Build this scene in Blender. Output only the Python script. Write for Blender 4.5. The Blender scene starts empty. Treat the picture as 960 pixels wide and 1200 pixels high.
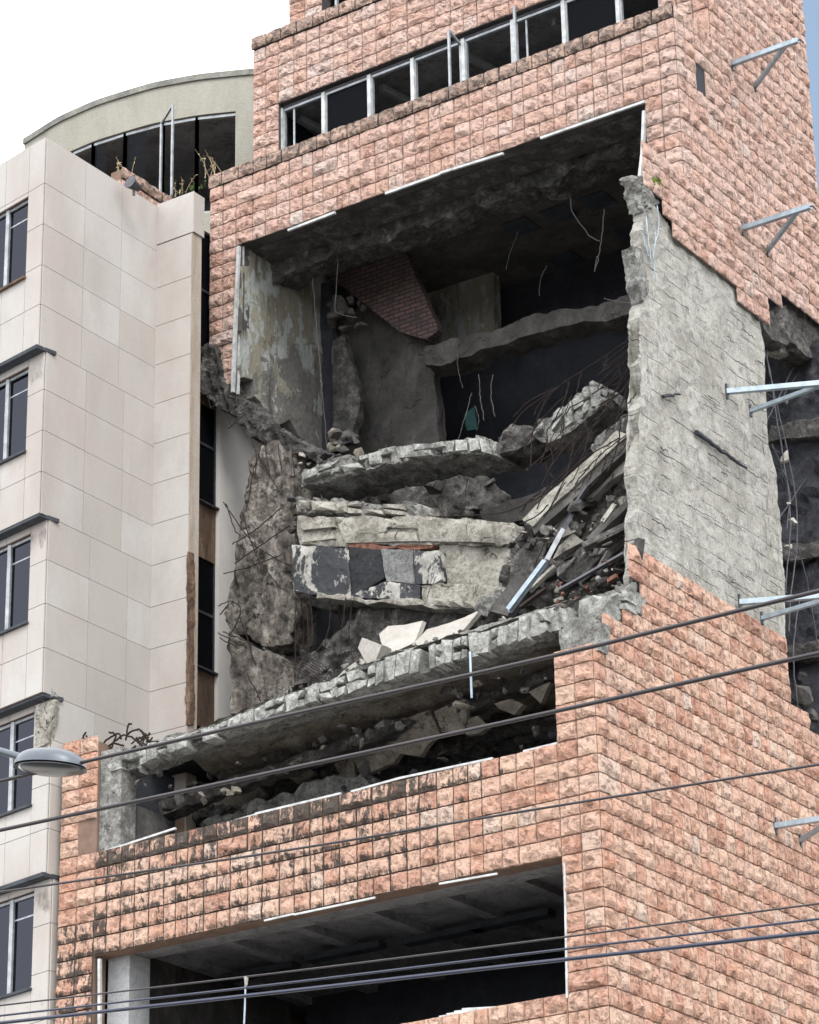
import bpy, bmesh, math, random
import numpy as np
from mathutils import Vector, Matrix
random.seed(7)
RAD = math.radians
# ------------------------------------------------------------------ camera
YAW, PIT, ROL = RAD(-33.957), RAD(23.453), RAD(-1.193)
FPX, PCX, PCY = 3493.0, 480.0, 600.0
CAM = np.array([24.12, -41.34, 1.65])
_fw = np.array([math.sin(YAW)*math.cos(PIT), math.cos(YAW)*math.cos(PIT), math.sin(PIT)])
_rt = np.array([math.cos(YAW), -math.sin(YAW), 0.0])
_up = np.cross(_rt, _fw)
RT = math.cos(ROL)*_rt + math.sin(ROL)*_up
UP = -math.sin(ROL)*_rt + math.cos(ROL)*_up
scene = bpy.context.scene
cd = bpy.data.cameras.new('camera')
cam = bpy.data.objects.new('camera', cd)
scene.collection.objects.link(cam)
cd.sensor_fit = 'HORIZONTAL'; cd.sensor_width = 36.0
cd.lens = FPX/960*36.0
cd.clip_start = 0.5; cd.clip_end = 5000
cam.matrix_world = Matrix(((RT[0], UP[0], -_fw[0], CAM[0]), (RT[1], UP[1], -_fw[1], CAM[1]), (RT[2], UP[2], -_fw[2], CAM[2]), (0, 0, 0, 1)))
scene.camera = cam
# ------------------------------------------------------------------ light
SUN_DIR = Vector((0.80, -1.0, 1.5)).normalized()      # towards the sun
w = bpy.data.worlds.new('World'); scene.world = w; w.use_nodes = True
wn = w.node_tree; bg = wn.nodes['Background']
sky = wn.nodes.new('ShaderNodeTexSky'); sky.sky_type = 'NISHITA'; sky.sun_disc = False
sky.sun_elevation = math.asin(SUN_DIR.z); sky.sun_rotation = math.atan2(SUN_DIR.x, SUN_DIR.y)
sky.air_density = 1.0; sky.dust_density = 2.5; sky.ozone_density = 1.0
tc = wn.nodes.new('ShaderNodeTexCoord'); nz = wn.nodes.new('ShaderNodeTexNoise')
mp = wn.nodes.new('ShaderNodeMapping'); mp.inputs['Location'].default_value = (0.35, 0.1, 0.0)
nz.inputs['Scale'].default_value = 2.6; nz.inputs['Detail'].default_value = 5; nz.inputs['Roughness'].default_value = 0.45
cr_ = wn.nodes.new('ShaderNodeValToRGB'); cr_.color_ramp.elements[0].position = 0.40; cr_.color_ramp.elements[1].position = 0.58
mx = wn.nodes.new('ShaderNodeMix'); mx.data_type = 'RGBA'
wn.links.new(tc.outputs['Generated'], mp.inputs['Vector']); wn.links.new(mp.outputs[0], nz.inputs['Vector'])
dt = wn.nodes.new('ShaderNodeVectorMath'); dt.operation = 'DOT_PRODUCT'; dt.inputs[1].default_value = (-0.3398, 0.7904, 0.5097)
ma = wn.nodes.new('ShaderNodeMath'); ma.operation = 'MULTIPLY_ADD'; ma.inputs[1].default_value = -26.0; ma.inputs[2].default_value = 25.688
mb_ = wn.nodes.new('ShaderNodeMath'); mb_.operation = 'MULTIPLY_ADD'; mb_.inputs[1].default_value = 0.8
wn.links.new(tc.outputs['Generated'], dt.inputs[0]); wn.links.new(dt.outputs['Value'], ma.inputs[0])   # one thinner, bluer gap in the cloud deck
wn.links.new(nz.outputs['Fac'], mb_.inputs[0]); wn.links.new(ma.outputs[0], mb_.inputs[2]); wn.links.new(mb_.outputs[0], cr_.inputs['Fac']); wn.links.new(cr_.outputs['Color'], mx.inputs['Factor'])
m0 = wn.nodes.new('ShaderNodeMix'); m0.data_type = 'RGBA'; m0.inputs['Factor'].default_value = 0.8; m0.inputs['B'].default_value = (1.0, 1.35, 1.75, 1)
wn.links.new(sky.outputs['Color'], m0.inputs['A']); wn.links.new(m0.outputs['Result'], mx.inputs['A']); mx.inputs['B'].default_value = (8.6, 8.75, 9.0, 1)
wn.links.new(mx.outputs['Result'], bg.inputs['Color']); bg.inputs['Strength'].default_value = 0.15
sd = bpy.data.lights.new('sun', 'SUN'); sd.energy = 1.25; sd.angle = RAD(24); sd.color = (1.0, 0.96, 0.9)
sun = bpy.data.objects.new('sun', sd); scene.collection.objects.link(sun)
sun.rotation_euler = SUN_DIR.to_track_quat('Z', 'Y').to_euler()
scene.view_settings.view_transform = 'Standard'; scene.view_settings.look = 'None'
scene.view_settings.exposure = 1.28; scene.view_settings.gamma = 1
# ------------------------------------------------------------------ helpers
def ray(x, y): return _fw + RT*(x-PCX)/FPX + UP*(PCY-y)/FPX
def aX(x, y, X): d = ray(x, y); return CAM + d*((X-CAM[0])/d[0])
def aY(x, y, Y): d = ray(x, y); return CAM + d*((Y-CAM[1])/d[1])
def aZ(x, y, Z): d = ray(x, y); return CAM + d*((Z-CAM[2])/d[2])
def _h(ix, iy, iz, s):
    n = (ix.astype(np.int64)*374761393 + iy.astype(np.int64)*668265263 + iz.astype(np.int64)*2147483647 + s*1274126177) & 0xffffffff
    n = ((n ^ (n >> 13))*1274126177) & 0xffffffff
    n = ((n ^ (n >> 16))*2246822519) & 0xffffffff
    return ((n ^ (n >> 15)) & 0xffffff)/float(0xffffff)
def vnoise(P, s=0):
    P = np.asarray(P, float); i = np.floor(P); f = P-i; f = f*f*(3-2*f); i = i.astype(np.int64); r = 0
    for a in (0, 1):
        for b in (0, 1):
            for c in (0, 1):
                wgt = (f[:, 0] if a else 1-f[:, 0])*(f[:, 1] if b else 1-f[:, 1])*(f[:, 2] if c else 1-f[:, 2])
                r = r + wgt*_h(i[:, 0]+a, i[:, 1]+b, i[:, 2]+c, s)
    return r*2-1
def fbm(P, s=0, o=3):
    P = np.asarray(P, float); r = 0; a = 1.0; t = 0
    for k in range(o): r = r + a*vnoise(P*(2.03**k)+17.3*k, s+k); t += a; a *= 0.5
    return r/t
class MB:
    def __init__(s): s.v = []; s.f = []; s.att = {}; s.smooth = False
    def add(s, vs, fs):
        o = len(s.v); s.v.extend([tuple(map(float, p)) for p in vs]); s.f.extend([tuple(i+o for i in f) for f in fs])
    def box(s, a, b):
        x0, y0, z0 = a; x1, y1, z1 = b
        s.add([(x0, y0, z0), (x1, y0, z0), (x1, y1, z0), (x0, y1, z0), (x0, y0, z1), (x1, y0, z1), (x1, y1, z1), (x0, y1, z1)],
              [(3, 2, 1, 0), (4, 5, 6, 7), (0, 1, 5, 4), (1, 2, 6, 5), (2, 3, 7, 6), (3, 0, 4, 7)])
    def bar(s, p, q, wd, ht, upv=(0, 0, 1), roll=0.0):
        p = Vector(p); q = Vector(q); d = (q-p).normalized(); sd_ = d.cross(Vector(upv))
        if sd_.length < 1e-4: sd_ = d.cross(Vector((1, 0, 0)))
        sd_.normalize(); u = sd_.cross(d).normalized()
        if roll: R = Matrix.Rotation(roll, 3, d); sd_ = R @ sd_; u = R @ u
        c = []
        for e in (p, q):
            for a, b in ((-1, -1), (1, -1), (1, 1), (-1, 1)): c.append(e+sd_*(a*wd/2)+u*(b*ht/2))
        s.add(c, [(0, 1, 2, 3)[::-1], (4, 5, 6, 7), (0, 4, 5, 1)[::-1], (1, 5, 6, 2)[::-1], (2, 6, 7, 3)[::-1], (3, 7, 4, 0)[::-1]])
    def tube(s, pts, r, n=5, taper=1.0):
        pts = [Vector(p) for p in pts]; m = len(pts); vs = []; fs = []
        ref = None
        for i, p in enumerate(pts):
            d = (pts[min(i+1, m-1)]-pts[max(i-1, 0)]).normalized()
            if ref is None: ref = d.orthogonal().normalized()
            ref = (ref-d*ref.dot(d)); ref = ref.normalized() if ref.length > 1e-5 else d.orthogonal().normalized()
            b = d.cross(ref); rr = r*(1+(taper-1)*i/max(1, m-1))
            for k in range(n):
                a = 2*math.pi*k/n; vs.append(p+ref*(math.cos(a)*rr)+b*(math.sin(a)*rr))
        for i in range(m-1):
            for k in range(n):
                k2 = (k+1) % n; fs.append((i*n+k, i*n+k2, (i+1)*n+k2, (i+1)*n+k))
        fs.append(tuple(range(n))[::-1]); fs.append(tuple((m-1)*n+k for k in range(n))); s.add(vs, fs)
    def quad(s, a, b, c, d): s.add([a, b, c, d], [(0, 1, 2, 3)])
def loc_of(o): return Vector(o.matrix_world.translation) if False else Vector(o.get('_b', (0, 0, 0)))
BASE = {}
def link(name, me, mat, parent=None, base=None):
    o = bpy.data.objects.new(name, me); scene.collection.objects.link(o)
    if mat: me.materials.append(mat)
    if parent is not None: o.parent = parent
    return o
def obj(name, mb, mat, parent=None, smooth=None, att=None):
    me = bpy.data.meshes.new(name)
    V = np.array(mb.v, float)
    if parent is not None: b = BASE[parent.name]
    else: b = np.array([(V[:, 0].min()+V[:, 0].max())/2, (V[:, 1].min()+V[:, 1].max())/2, V[:, 2].min()])
    me.from_pydata((V-b).tolist(), [], mb.f); me.update()
    a = att or mb.att
    for k, vals in a.items():
        at = me.attributes.new(k, 'FLOAT', 'POINT'); at.data.foreach_set('value', np.asarray(vals, np.float32))
    if smooth or mb.smooth:
        me.polygons.foreach_set('use_smooth', [True]*len(me.polygons))
    o = link(name, me, mat, parent); BASE[o.name] = b
    if parent is None: o.location = b
    return o
def empty(name, loc):
    o = bpy.data.objects.new(name, None); scene.collection.objects.link(o); o.location = loc
    o.empty_display_size = 0.3; BASE[o.name] = np.array(loc, float); return o
def tag(o, label, cat, group=None, kind=None):
    if label: o['label'] = label
    if cat: o['category'] = cat
    if group: o['group'] = group
    if kind: o['kind'] = kind
    return o
def rough(poly, ext, res=0.12, amp=0.04, freq=3.0, jag=0.06, seed=0, ribs=0.0):
    """irregular broken slab: a polygon extruded along ext, finely divided and weathered with noise"""
    rnd = random.Random(seed); pts = []; res = res*.62
    n = len(poly)
    for i in range(n):
        a = Vector(poly[i]); b = Vector(poly[(i+1) % n]); L = (b-a).length
        k = max(1, int(L/0.28)) if jag > 0 else 1
        for j in range(k):
            p = a.lerp(b, j/k)
            if jag > 0: p = p+Vector((rnd.uniform(-1, 1), rnd.uniform(-.3, .3), rnd.uniform(-1, 1)))*jag if abs(ext[0]) < abs(ext[1])+abs(ext[2]) else p+Vector((0, rnd.uniform(-1, 1), rnd.uniform(-1, 1)))*jag
            pts.append(p)
    bm = bmesh.new(); vs = [bm.verts.new(p) for p in pts]
    f = bm.faces.new(vs); bmesh.ops.triangulate(bm, faces=[f], ngon_method='BEAUTY')
    r = bmesh.ops.extrude_face_region(bm, geom=bm.faces[:])
    bmesh.ops.translate(bm, verts=[g for g in r['geom'] if isinstance(g, bmesh.types.BMVert)], vec=Vector(ext))
    bmesh.ops.recalc_face_normals(bm, faces=bm.faces[:])
    for it in range(8):
        le = [e for e in bm.edges if e.calc_length() > res*1.5]
        if not le or len(bm.verts) > 40000: break
        bmesh.ops.subdivide_edges(bm, edges=le, cuts=1)
        bmesh.ops.triangulate(bm, faces=bm.faces[:])
    bm.normal_update()
    P = np.array([v.co[:] for v in bm.verts]); N = np.array([v.normal[:] for v in bm.verts])
    d = fbm(P*freq, seed, 3)*amp + np.abs(fbm(P*freq*0.45+9, seed+5, 2))*amp*0.8
    st = np.stack([fbm(P*freq*1.7+k*31, seed+k, 2) for k in range(3)], 1)*amp*0.5
    P = P+N*d[:, None]+st+N*(fbm(P*freq*4.2+3, seed+11, 2)*amp*.45)[:, None]
    if ribs:
        Q = P*np.array((6.0, 1.0, 1.3)); r1 = np.abs(fbm(Q, seed+21, 2)); P = P+np.array((0, 1.0, 0))*((.28-np.minimum(r1, .28))*ribs)[:, None]*4+np.array((0, 0, 1.0))*(fbm(P*5, seed+23, 2)*ribs*.6)[:, None]
    mb = MB(); mb.v = [tuple(p) for p in P]; mb.f = [tuple(v.index for v in f.verts) for f in bm.faces]; bm.free(); return mb
def chunk(c, s, seed, flat=0.7):
    """one broken lump of concrete: angular, with a few big fracture faces"""
    rnd = random.Random(seed); bm = bmesh.new(); sc = (rnd.uniform(.7, 1.35), rnd.uniform(.5, 1.1), rnd.uniform(.35, 1)*flat)
    R = Matrix.Rotation(rnd.uniform(0, 6), 3, Vector((rnd.gauss(0, 1), rnd.gauss(0, 1), rnd.gauss(0, 1))).normalized())
    for k in range(rnd.randint(9, 16)):
        d = Vector((rnd.gauss(0, 1), rnd.gauss(0, 1), rnd.gauss(0, 1))).normalized()*rnd.uniform(.75, 1.1)
        bm.verts.new(R @ Vector((d.x*sc[0], d.y*sc[1], d.z*sc[2])))
    r = bmesh.ops.convex_hull(bm, input=bm.verts[:]); bmesh.ops.delete(bm, geom=[g for g in r['geom_interior'] if isinstance(g, bmesh.types.BMVert)], context='VERTS')
    if s > .09:
        bmesh.ops.subdivide_edges(bm, edges=bm.edges[:], cuts=2, use_grid_fill=True); bmesh.ops.triangulate(bm, faces=bm.faces[:])
    bm.verts.index_update(); bmesh.ops.recalc_face_normals(bm, faces=bm.faces[:])
    P = np.array([v.co[:] for v in bm.verts]); P = (P+.05*np.stack([vnoise(P*4+seed+k*9, seed) for k in range(3)], 1))*s+np.array(c)
    mb = MB(); mb.v = [tuple(p) for p in P]; mb.f = [tuple(v.index for v in f.verts) for f in bm.faces]; bm.free(); return mb
def crust(top, bot, yf, w0, w1, seed, proud=.10, depth=.35, drop=.0):
    """broken front edge: a row of angular fractured pieces filling the band between two lines"""
    rr = random.Random(seed); mb = MB(); tx = [p[0] for p in top]; ty = [p[1] for p in top]; bx = [p[0] for p in bot]; by = [p[1] for p in bot]
    x = max(tx[0], bx[0]); xe = min(tx[-1], bx[-1])
    while x < xe:
        w = rr.uniform(w0, w1); x2 = min(x+w, xe+2); sk = rr.uniform(-.25, .25)*w; cut = rr.random()
        yt0 = float(np.interp(x, tx, ty)); yt1 = float(np.interp(x2, tx, ty)); yb0 = float(np.interp(x, bx, by)); yb1 = float(np.interp(x2, bx, by)); H = yb0-yt0
        nl = 1 if H < 13 or cut < .45 else 2; Yc = yf(x)
        for l in range(nl):
            a0 = yt0+H*l/nl+rr.uniform(0, .18)*H; a1 = yt1+H*l/nl+rr.uniform(0, .18)*H; b0 = yt0+H*(l+1)/nl-rr.uniform(0, .12)*H; b1 = yt1+H*(l+1)/nl-rr.uniform(0, .12)*H
            if rr.random() < .08: continue
            pr = rr.uniform(-.3, 1)*proud; c = []
            for (px, py) in ((x+.6, a0), (x2-.6, a1), (x2-.6+sk, b1), (x+.6+sk, b0)): c.append(aY(px, py, Yc-pr+rr.uniform(-.05, .05)))
            m_ = sum(c)/4+np.array((0, -rr.uniform(0, .07), rr.uniform(-.05, .05))); bk = [p+np.array((0, depth, 0)) for p in c]
            mb.add(c+bk+[m_], [(0, 1, 8), (1, 2, 8), (2, 3, 8), (3, 0, 8), (1, 0, 4, 5), (2, 1, 5, 6), (3, 2, 6, 7), (0, 3, 7, 4)])
        x = x2
    return mb
# ------------------------------------------------------------------ materials
def newmat(name):
    m = bpy.data.materials.new(name); m.use_nodes = True; nt = m.node_tree
    return m, nt, nt.nodes['Principled BSDF']
def ramp(nt, src, stops, interp='LINEAR'):
    r = nt.nodes.new('ShaderNodeValToRGB'); e = r.color_ramp.elements; r.color_ramp.interpolation = interp
    while len(e) < len(stops): e.new(0.5)
    for k, (p, c) in enumerate(stops): e[k].position = p; e[k].color = (c[0], c[1], c[2], 1) if not isinstance(c, (int, float)) else (c, c, c, 1)
    nt.links.new(src, r.inputs['Fac']); return r.outputs['Color']
def coords(nt, scale=(1, 1, 1), rot=(0, 0, 0)):
    t = nt.nodes.new('ShaderNodeNewGeometry'); m = nt.nodes.new('ShaderNodeMapping')
    m.inputs['Scale'].default_value = scale; m.inputs['Rotation'].default_value = rot
    nt.links.new(t.outputs['Position'], m.inputs['Vector']); return m.outputs['Vector']
def noise(nt, vec, sc, det=4, ro=0.6, dist=0.0):
    n = nt.nodes.new('ShaderNodeTexNoise'); n.inputs['Scale'].default_value = sc; n.inputs['Detail'].default_value = det
    n.inputs['Roughness'].default_value = ro; n.inputs['Distortion'].default_value = dist
    nt.links.new(vec, n.inputs['Vector']); return n.outputs['Fac']
def mix(nt, fac, a, b, mode='MIX'):
    m = nt.nodes.new('ShaderNodeMix'); m.data_type = 'RGBA'; m.blend_type = mode
    for nm, v in (('Factor', fac), ('A', a), ('B', b)):
        if isinstance(v, (int, float)): m.inputs[nm].default_value = v
        elif isinstance(v, tuple): m.inputs[nm].default_value = (v[0], v[1], v[2], 1)
        else: nt.links.new(v, m.inputs[nm])
    return m.outputs['Result']
def math_(nt, op, a, b=0.0):
    m = nt.nodes.new('ShaderNodeMath'); m.operation = op; m.use_clamp = False
    for k, v in enumerate((a, b)):
        if isinstance(v, (int, float)): m.inputs[k].default_value = v
        else: nt.links.new(v, m.inputs[k])
    return m.outputs[0]
def bump(nt, bs, h, st, dist=0.02, prev=None):
    b = nt.nodes.new('ShaderNodeBump'); b.inputs['Strength'].default_value = st; b.inputs['Distance'].default_value = dist
    nt.links.new(h, b.inputs['Height'])
    if prev: nt.links.new(prev, b.inputs['Normal'])
    nt.links.new(b.outputs[0], bs.inputs['Normal']); return b.outputs[0]
def attr(nt, name):
    a = nt.nodes.new('ShaderNodeAttribute'); a.attribute_name = name; return a.outputs['Fac']
def stone_mat(name, stops, mott=(0.13, 0.07, 0.05), dark=0.62, over=(0.74, 0.50, 0.395)):
    m, nt, bs = newmat(name); v = coords(nt)
    c = ramp(nt, attr(nt, 'tint'), stops)
    n1 = noise(nt, v, 4.0, 6, 0.68, 0.6)
    c = mix(nt, ramp(nt, n1, [(0.38, 0.0), (0.60, 0.6)]), c, over)
    n2 = noise(nt, v, 6.5, 6, 0.72, 1.0)
    c = mix(nt, ramp(nt, n2, [(0.50, 0.0), (0.59, dark), (0.75, dark)]), c, mott)
    n3 = noise(nt, v, 34.0, 4, 0.8)
    c = mix(nt, 0.28, c, ramp(nt, n3, [(0.3, 0.25), (0.7, 1.0)]), 'MULTIPLY')
    d = attr(nt, 'dirt'); vs = coords(nt, (1, 1, 0.35)); n4 = noise(nt, vs, 6.0, 6, 0.75, 0.5)
    s = math_(nt, 'ADD', d, math_(nt, 'MULTIPLY', math_(nt, 'SUBTRACT', n4, 0.5), 1.7))
    c = mix(nt, ramp(nt, s, [(0.46, 0.0), (0.60, 0.93)]), c, mix(nt, n3, (0.012, 0.011, 0.010), (0.06, 0.05, 0.042)))
    nt.links.new(c, bs.inputs['Base Color']); bs.inputs['Roughness'].default_value = 0.92
    b = bump(nt, bs, noise(nt, v, 11, 9, 0.8, 0.6), 1.0, 0.09); return m
def conc_mat(name, stops, sc=2.2, crack=0.0, stain=0.4, stainc=(0.035, 0.032, 0.03), lines=None, bst=0.8, vert=(1, 1, 1)):
    m, nt, bs = newmat(name); v = coords(nt, vert); v0 = coords(nt)
    c = ramp(nt, noise(nt, v, sc, 8, 0.68, 0.3), stops)
    n3 = noise(nt, v0, 38, 4, 0.75); c = mix(nt, 0.5, c, ramp(nt, n3, [(0.3, 0.35), (0.65, 1.0)]), 'MULTIPLY')
    if stain > 0:
        n2 = noise(nt, v, sc*2.3, 7, 0.78, 1.4); c = mix(nt, ramp(nt, n2, [(0.53, 0.0), (0.62, stain)]), c, stainc)
    nf = noise(nt, v0, 9, 8, 0.82, 1.0); c = mix(nt, ramp(nt, nf, [(0.50, 0.0), (0.58, stain*.8), (0.8, stain)]), c, tuple(x*1.4 for x in stainc))
    hgt = noise(nt, v0, 10, 9, 0.8, 0.6)
    if crack > 0:
        vo = nt.nodes.new('ShaderNodeTexVoronoi'); vo.feature = 'DISTANCE_TO_EDGE'; vo.inputs['Scale'].default_value = crack*.6
        dv = nt.nodes.new('ShaderNodeVectorMath'); dv.operation = 'ADD'
        nn = nt.nodes.new('ShaderNodeTexNoise'); nn.inputs['Scale'].default_value = 2.5; nn.inputs['Detail'].default_value = 5
        nt.links.new(v0, nn.inputs['Vector']); nt.links.new(v0, dv.inputs[0]); nt.links.new(nn.outputs['Color'], dv.inputs[1])
        nt.links.new(dv.outputs[0], vo.inputs['Vector'])
        k = ramp(nt, vo.outputs['Distance'], [(0.0, 1.0), (0.02, 0.0)])
        gate = ramp(nt, noise(nt, v0, 1.7, 4), [(0.52, 0.0), (0.58, 1.0)])
        k = math_(nt, 'MULTIPLY', k, gate); c = mix(nt, k, c, (0.02, 0.018, 0.017))
        hgt = math_(nt, 'SUBTRACT', hgt, math_(nt, 'MULTIPLY', k, 0.6))
    if lines:
        sp, dk = lines; sx = nt.nodes.new('ShaderNodeSeparateXYZ'); nt.links.new(v0, sx.inputs[0])
        zz = math_(nt, 'ADD', sx.outputs['Z'], math_(nt, 'MULTIPLY', noise(nt, v0, 1.1, 4), 0.07))
        fr = math_(nt, 'FRACT', math_(nt, 'DIVIDE', zz, sp)); t = math_(nt, 'ABSOLUTE', math_(nt, 'SUBTRACT', fr, 0.5))
        k = ramp(nt, t, [(0.0, 1.0), (0.045, 0.0)])
        gate = ramp(nt, noise(nt, coords(nt, (1, 1, 4)), 1.5, 5, 0.7), [(0.45, 0.0), (0.60, 1.0)])
        k = math_(nt, 'MULTIPLY', math_(nt, 'MULTIPLY', k, gate), dk); c = mix(nt, k, c, (0.03, 0.03, 0.028))
        hgt = math_(nt, 'SUBTRACT', hgt, k)
    nt.links.new(c, bs.inputs['Base Color']); bs.inputs['Roughness'].default_value = 0.93
    bump(nt, bs, hgt, bst, 0.08); return m
def plain(name, col, rough_=0.6, metal=0.0, var=0.25, sc=3.0, bst=0.15):
    m, nt, bs = newmat(name); v = coords(nt)
    lo = tuple(x*(1-var) for x in col); hi = tuple(min(1, x*(1+var*.5)) for x in col)
    c = ramp(nt, noise(nt, v, sc, 6, 0.7), [(0.35, lo), (0.65, hi)])
    nt.links.new(c, bs.inputs['Base Color']); bs.inputs['Roughness'].default_value = rough_; bs.inputs['Specular IOR Level'].default_value = 0.5 if rough_ < .65 else 0.15; bs.inputs['Metallic'].default_value = metal
    if bst: bump(nt, bs, noise(nt, v, 25, 5), bst, 0.01)
    return m
SAL = [(0.0, (0.42, 0.19, 0.125)), (0.2, (0.53, 0.29, 0.20)), (0.45, (0.58, 0.37, 0.275)), (0.7, (0.64, 0.45, 0.34)), (0.88, (0.52, 0.24, 0.15)), (1.0, (0.64, 0.54, 0.46))]
PNK = [(0.0, (0.48, 0.27, 0.20)), (0.25, (0.58, 0.38, 0.31)), (0.6, (0.62, 0.46, 0.39)), (0.85, (0.52, 0.31, 0.24)), (1.0, (0.60, 0.51, 0.47))]
M = {}
M['stone'] = stone_mat('salmon_stone', SAL)
M['stone_up'] = stone_mat('pink_stone', PNK, over=(0.72, 0.50, 0.42))
M['cap'] = stone_mat('grimy_cap_stone', [(0, (0.12, 0.095, 0.08)), (0.5, (0.24, 0.18, 0.15)), (1, (0.33, 0.24, 0.2))], (0.03, 0.027, 0.024), 0.7)
M['mortar'] = plain('dark_mortar', (0.16, 0.11, 0.085), 0.95)
M['conc_light'] = conc_mat('bare_concrete_wall', [(0.30, (0.28, 0.268, 0.23)), (0.5, (0.42, 0.41, 0.37)), (0.7, (0.52, 0.51, 0.47))], 1.5, 0.0, 0.7, (0.14, 0.135, 0.12), (0.333, 0.8), 1.0, (1, 1, .5))
M['conc_edge'] = conc_mat('broken_concrete', [(0.30, (0.10, 0.098, 0.09)), (0.5, (0.27, 0.268, 0.25)), (0.7, (0.48, 0.48, 0.455))], 3.0, 2.6, 0.8, (0.05, 0.048, 0.045), None, 1.0)
M['conc_pale'] = conc_mat('pale_broken_concrete', [(0.32, (0.13, 0.13, 0.12)), (0.48, (0.35, 0.355, 0.335)), (0.66, (0.54, 0.545, 0.52))], 4.2, 0, 0.8, (0.07, 0.068, 0.062), None, 0.8)
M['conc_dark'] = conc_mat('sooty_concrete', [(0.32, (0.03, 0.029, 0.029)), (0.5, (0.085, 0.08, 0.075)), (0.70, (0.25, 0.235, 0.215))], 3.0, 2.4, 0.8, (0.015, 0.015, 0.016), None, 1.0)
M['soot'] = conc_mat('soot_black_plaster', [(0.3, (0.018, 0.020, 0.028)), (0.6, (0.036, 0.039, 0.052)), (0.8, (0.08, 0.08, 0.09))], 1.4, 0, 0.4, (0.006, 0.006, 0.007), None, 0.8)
M['greywall'] = conc_mat('grey_render', [(0.3, (0.035, 0.033, 0.031)), (0.5, (0.08, 0.075, 0.07)), (0.75, (0.17, 0.16, 0.148))], 1.5, 1.1, 0.6, (0.03, 0.028, 0.028), None, 0.8, (1, 1, 0.6))
M['pillar'] = conc_mat('exposed_brown_concrete', [(0.34, (0.05, 0.042, 0.036)), (0.5, (0.19, 0.168, 0.145)), (0.66, (0.40, 0.37, 0.33))], 3.0, 2.0, 0.85, (0.04, 0.034, 0.03), None, 1.0, (1, 1, 0.4))
M['cream'] = conc_mat('cream_concrete', [(0.3, (0.14, 0.13, 0.11)), (0.48, (0.34, 0.325, 0.285)), (0.7, (0.50, 0.485, 0.44))], 2.0, 1.6, 0.8, (0.10, 0.09, 0.07), None, 0.8)
M['plate'] = conc_mat('pale_fallen_slab', [(0.3, (0.27, 0.255, 0.23)), (0.7, (0.40, 0.385, 0.36))], 1.5, 0, 0.25, (0.2, 0.17, 0.13), None, 0.3)
M['beige'] = conc_mat('beige_plaster_board', [(0.3, (0.13, 0.112, 0.09)), (0.5, (0.25, 0.22, 0.18)), (0.75, (0.40, 0.37, 0.32))], 2.4, 1.8, 0.5, (0.05, 0.045, 0.04), None, 0.5)
def peel():
    m, nt, bs = newmat('peeling_yellow_plaster'); v0 = coords(nt)
    c = ramp(nt, noise(nt, coords(nt, (1, 1, .4)), 1.2, 4), [(0.35, (0.17, 0.155, 0.115)), (0.65, (0.27, 0.26, 0.21))])
    k = ramp(nt, noise(nt, coords(nt, (1, 1, .5)), 2.6, 10, 0.68, 0.0), [(0.515, 0.0), (0.522, 1.0)]); c = mix(nt, k, c, (0.31, 0.325, 0.31))
    sx = nt.nodes.new('ShaderNodeSeparateXYZ'); nt.links.new(v0, sx.inputs[0])
    low = math_(nt, 'SUBTRACT', math_(nt, 'MULTIPLY', math_(nt, 'SUBTRACT', 32.4, sx.outputs['Z']), 0.10), 0.10)   # the lowest plaster has fallen off
    dep = math_(nt, 'MINIMUM', math_(nt, 'MULTIPLY', math_(nt, 'SUBTRACT', sx.outputs['Y'], 6.2), 0.07), 0.03)
    t = math_(nt, 'ADD', math_(nt, 'ADD', low, dep), noise(nt, v0, 1.7, 9, 0.7, 0.3))
    k2 = ramp(nt, t, [(0.585, 0.0), (0.60, 1.0)]); c = mix(nt, k2, c, mix(nt, noise(nt, v0, 7, 6, .8), (0.05, 0.047, 0.044), (0.22, 0.21, 0.195)))
    k3 = ramp(nt, noise(nt, coords(nt, (3, 3, .3)), 1.5, 5, 0.7), [(0.55, 0.0), (0.72, 0.75)]); c = mix(nt, k3, c, (0.035, 0.032, 0.027))
    c = mix(nt, 0.4, c, ramp(nt, noise(nt, v0, 30, 5, .8), [(0.3, 0.35), (0.65, 1.0)]), 'MULTIPLY')
    nt.links.new(c, bs.inputs['Base Color']); bs.inputs['Roughness'].default_value = 0.9
    h = math_(nt, 'SUBTRACT', noise(nt, v0, 12, 8, 0.75), math_(nt, 'MULTIPLY', math_(nt, 'ADD', k, k2), 0.4)); bump(nt, bs, h, 0.8, 0.03); return m
M['peel'] = peel()
def blackpaint():
    m, nt, bs = newmat('peeling_black_paint'); v = coords(nt, (1, 1, .7)); c = ramp(nt, noise(nt, v, 2.2, 6), [(0.35, (0.17, 0.165, 0.15)), (0.65, (0.38, 0.37, 0.34))])
    k = ramp(nt, noise(nt, v, 1.5, 9, 0.72, 0.8), [(0.485, 0.0), (0.50, 1.0)]); c = mix(nt, k, c, (0.014, 0.015, 0.019))
    k = ramp(nt, noise(nt, v, 5.5, 5, 0.7), [(0.60, 0.0), (0.66, .8)]); c = mix(nt, k, c, (0.28, 0.28, 0.265))
    nt.links.new(c, bs.inputs['Base Color']); bs.inputs['Roughness'].default_value = 0.7
    bump(nt, bs, noise(nt, v, 16, 7, 0.7), 0.6, 0.02); return m
M['blackpaint'] = blackpaint()
M['blackflat'] = conc_mat('black_paint', [(0.3, (0.008, 0.009, 0.012)), (0.6, (0.016, 0.017, 0.022)), (0.72, (0.09, 0.09, 0.09))], 1.6, 0, 0.3, (0.01, 0.01, 0.01), None, 0.6)
M['greypaint'] = conc_mat('chalky_grey_paint', [(0.3, (0.12, 0.122, 0.12)), (0.7, (0.28, 0.285, 0.28))], 2.4, 0, 0.8, (0.04, 0.04, 0.045), None, 0.6)
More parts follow.
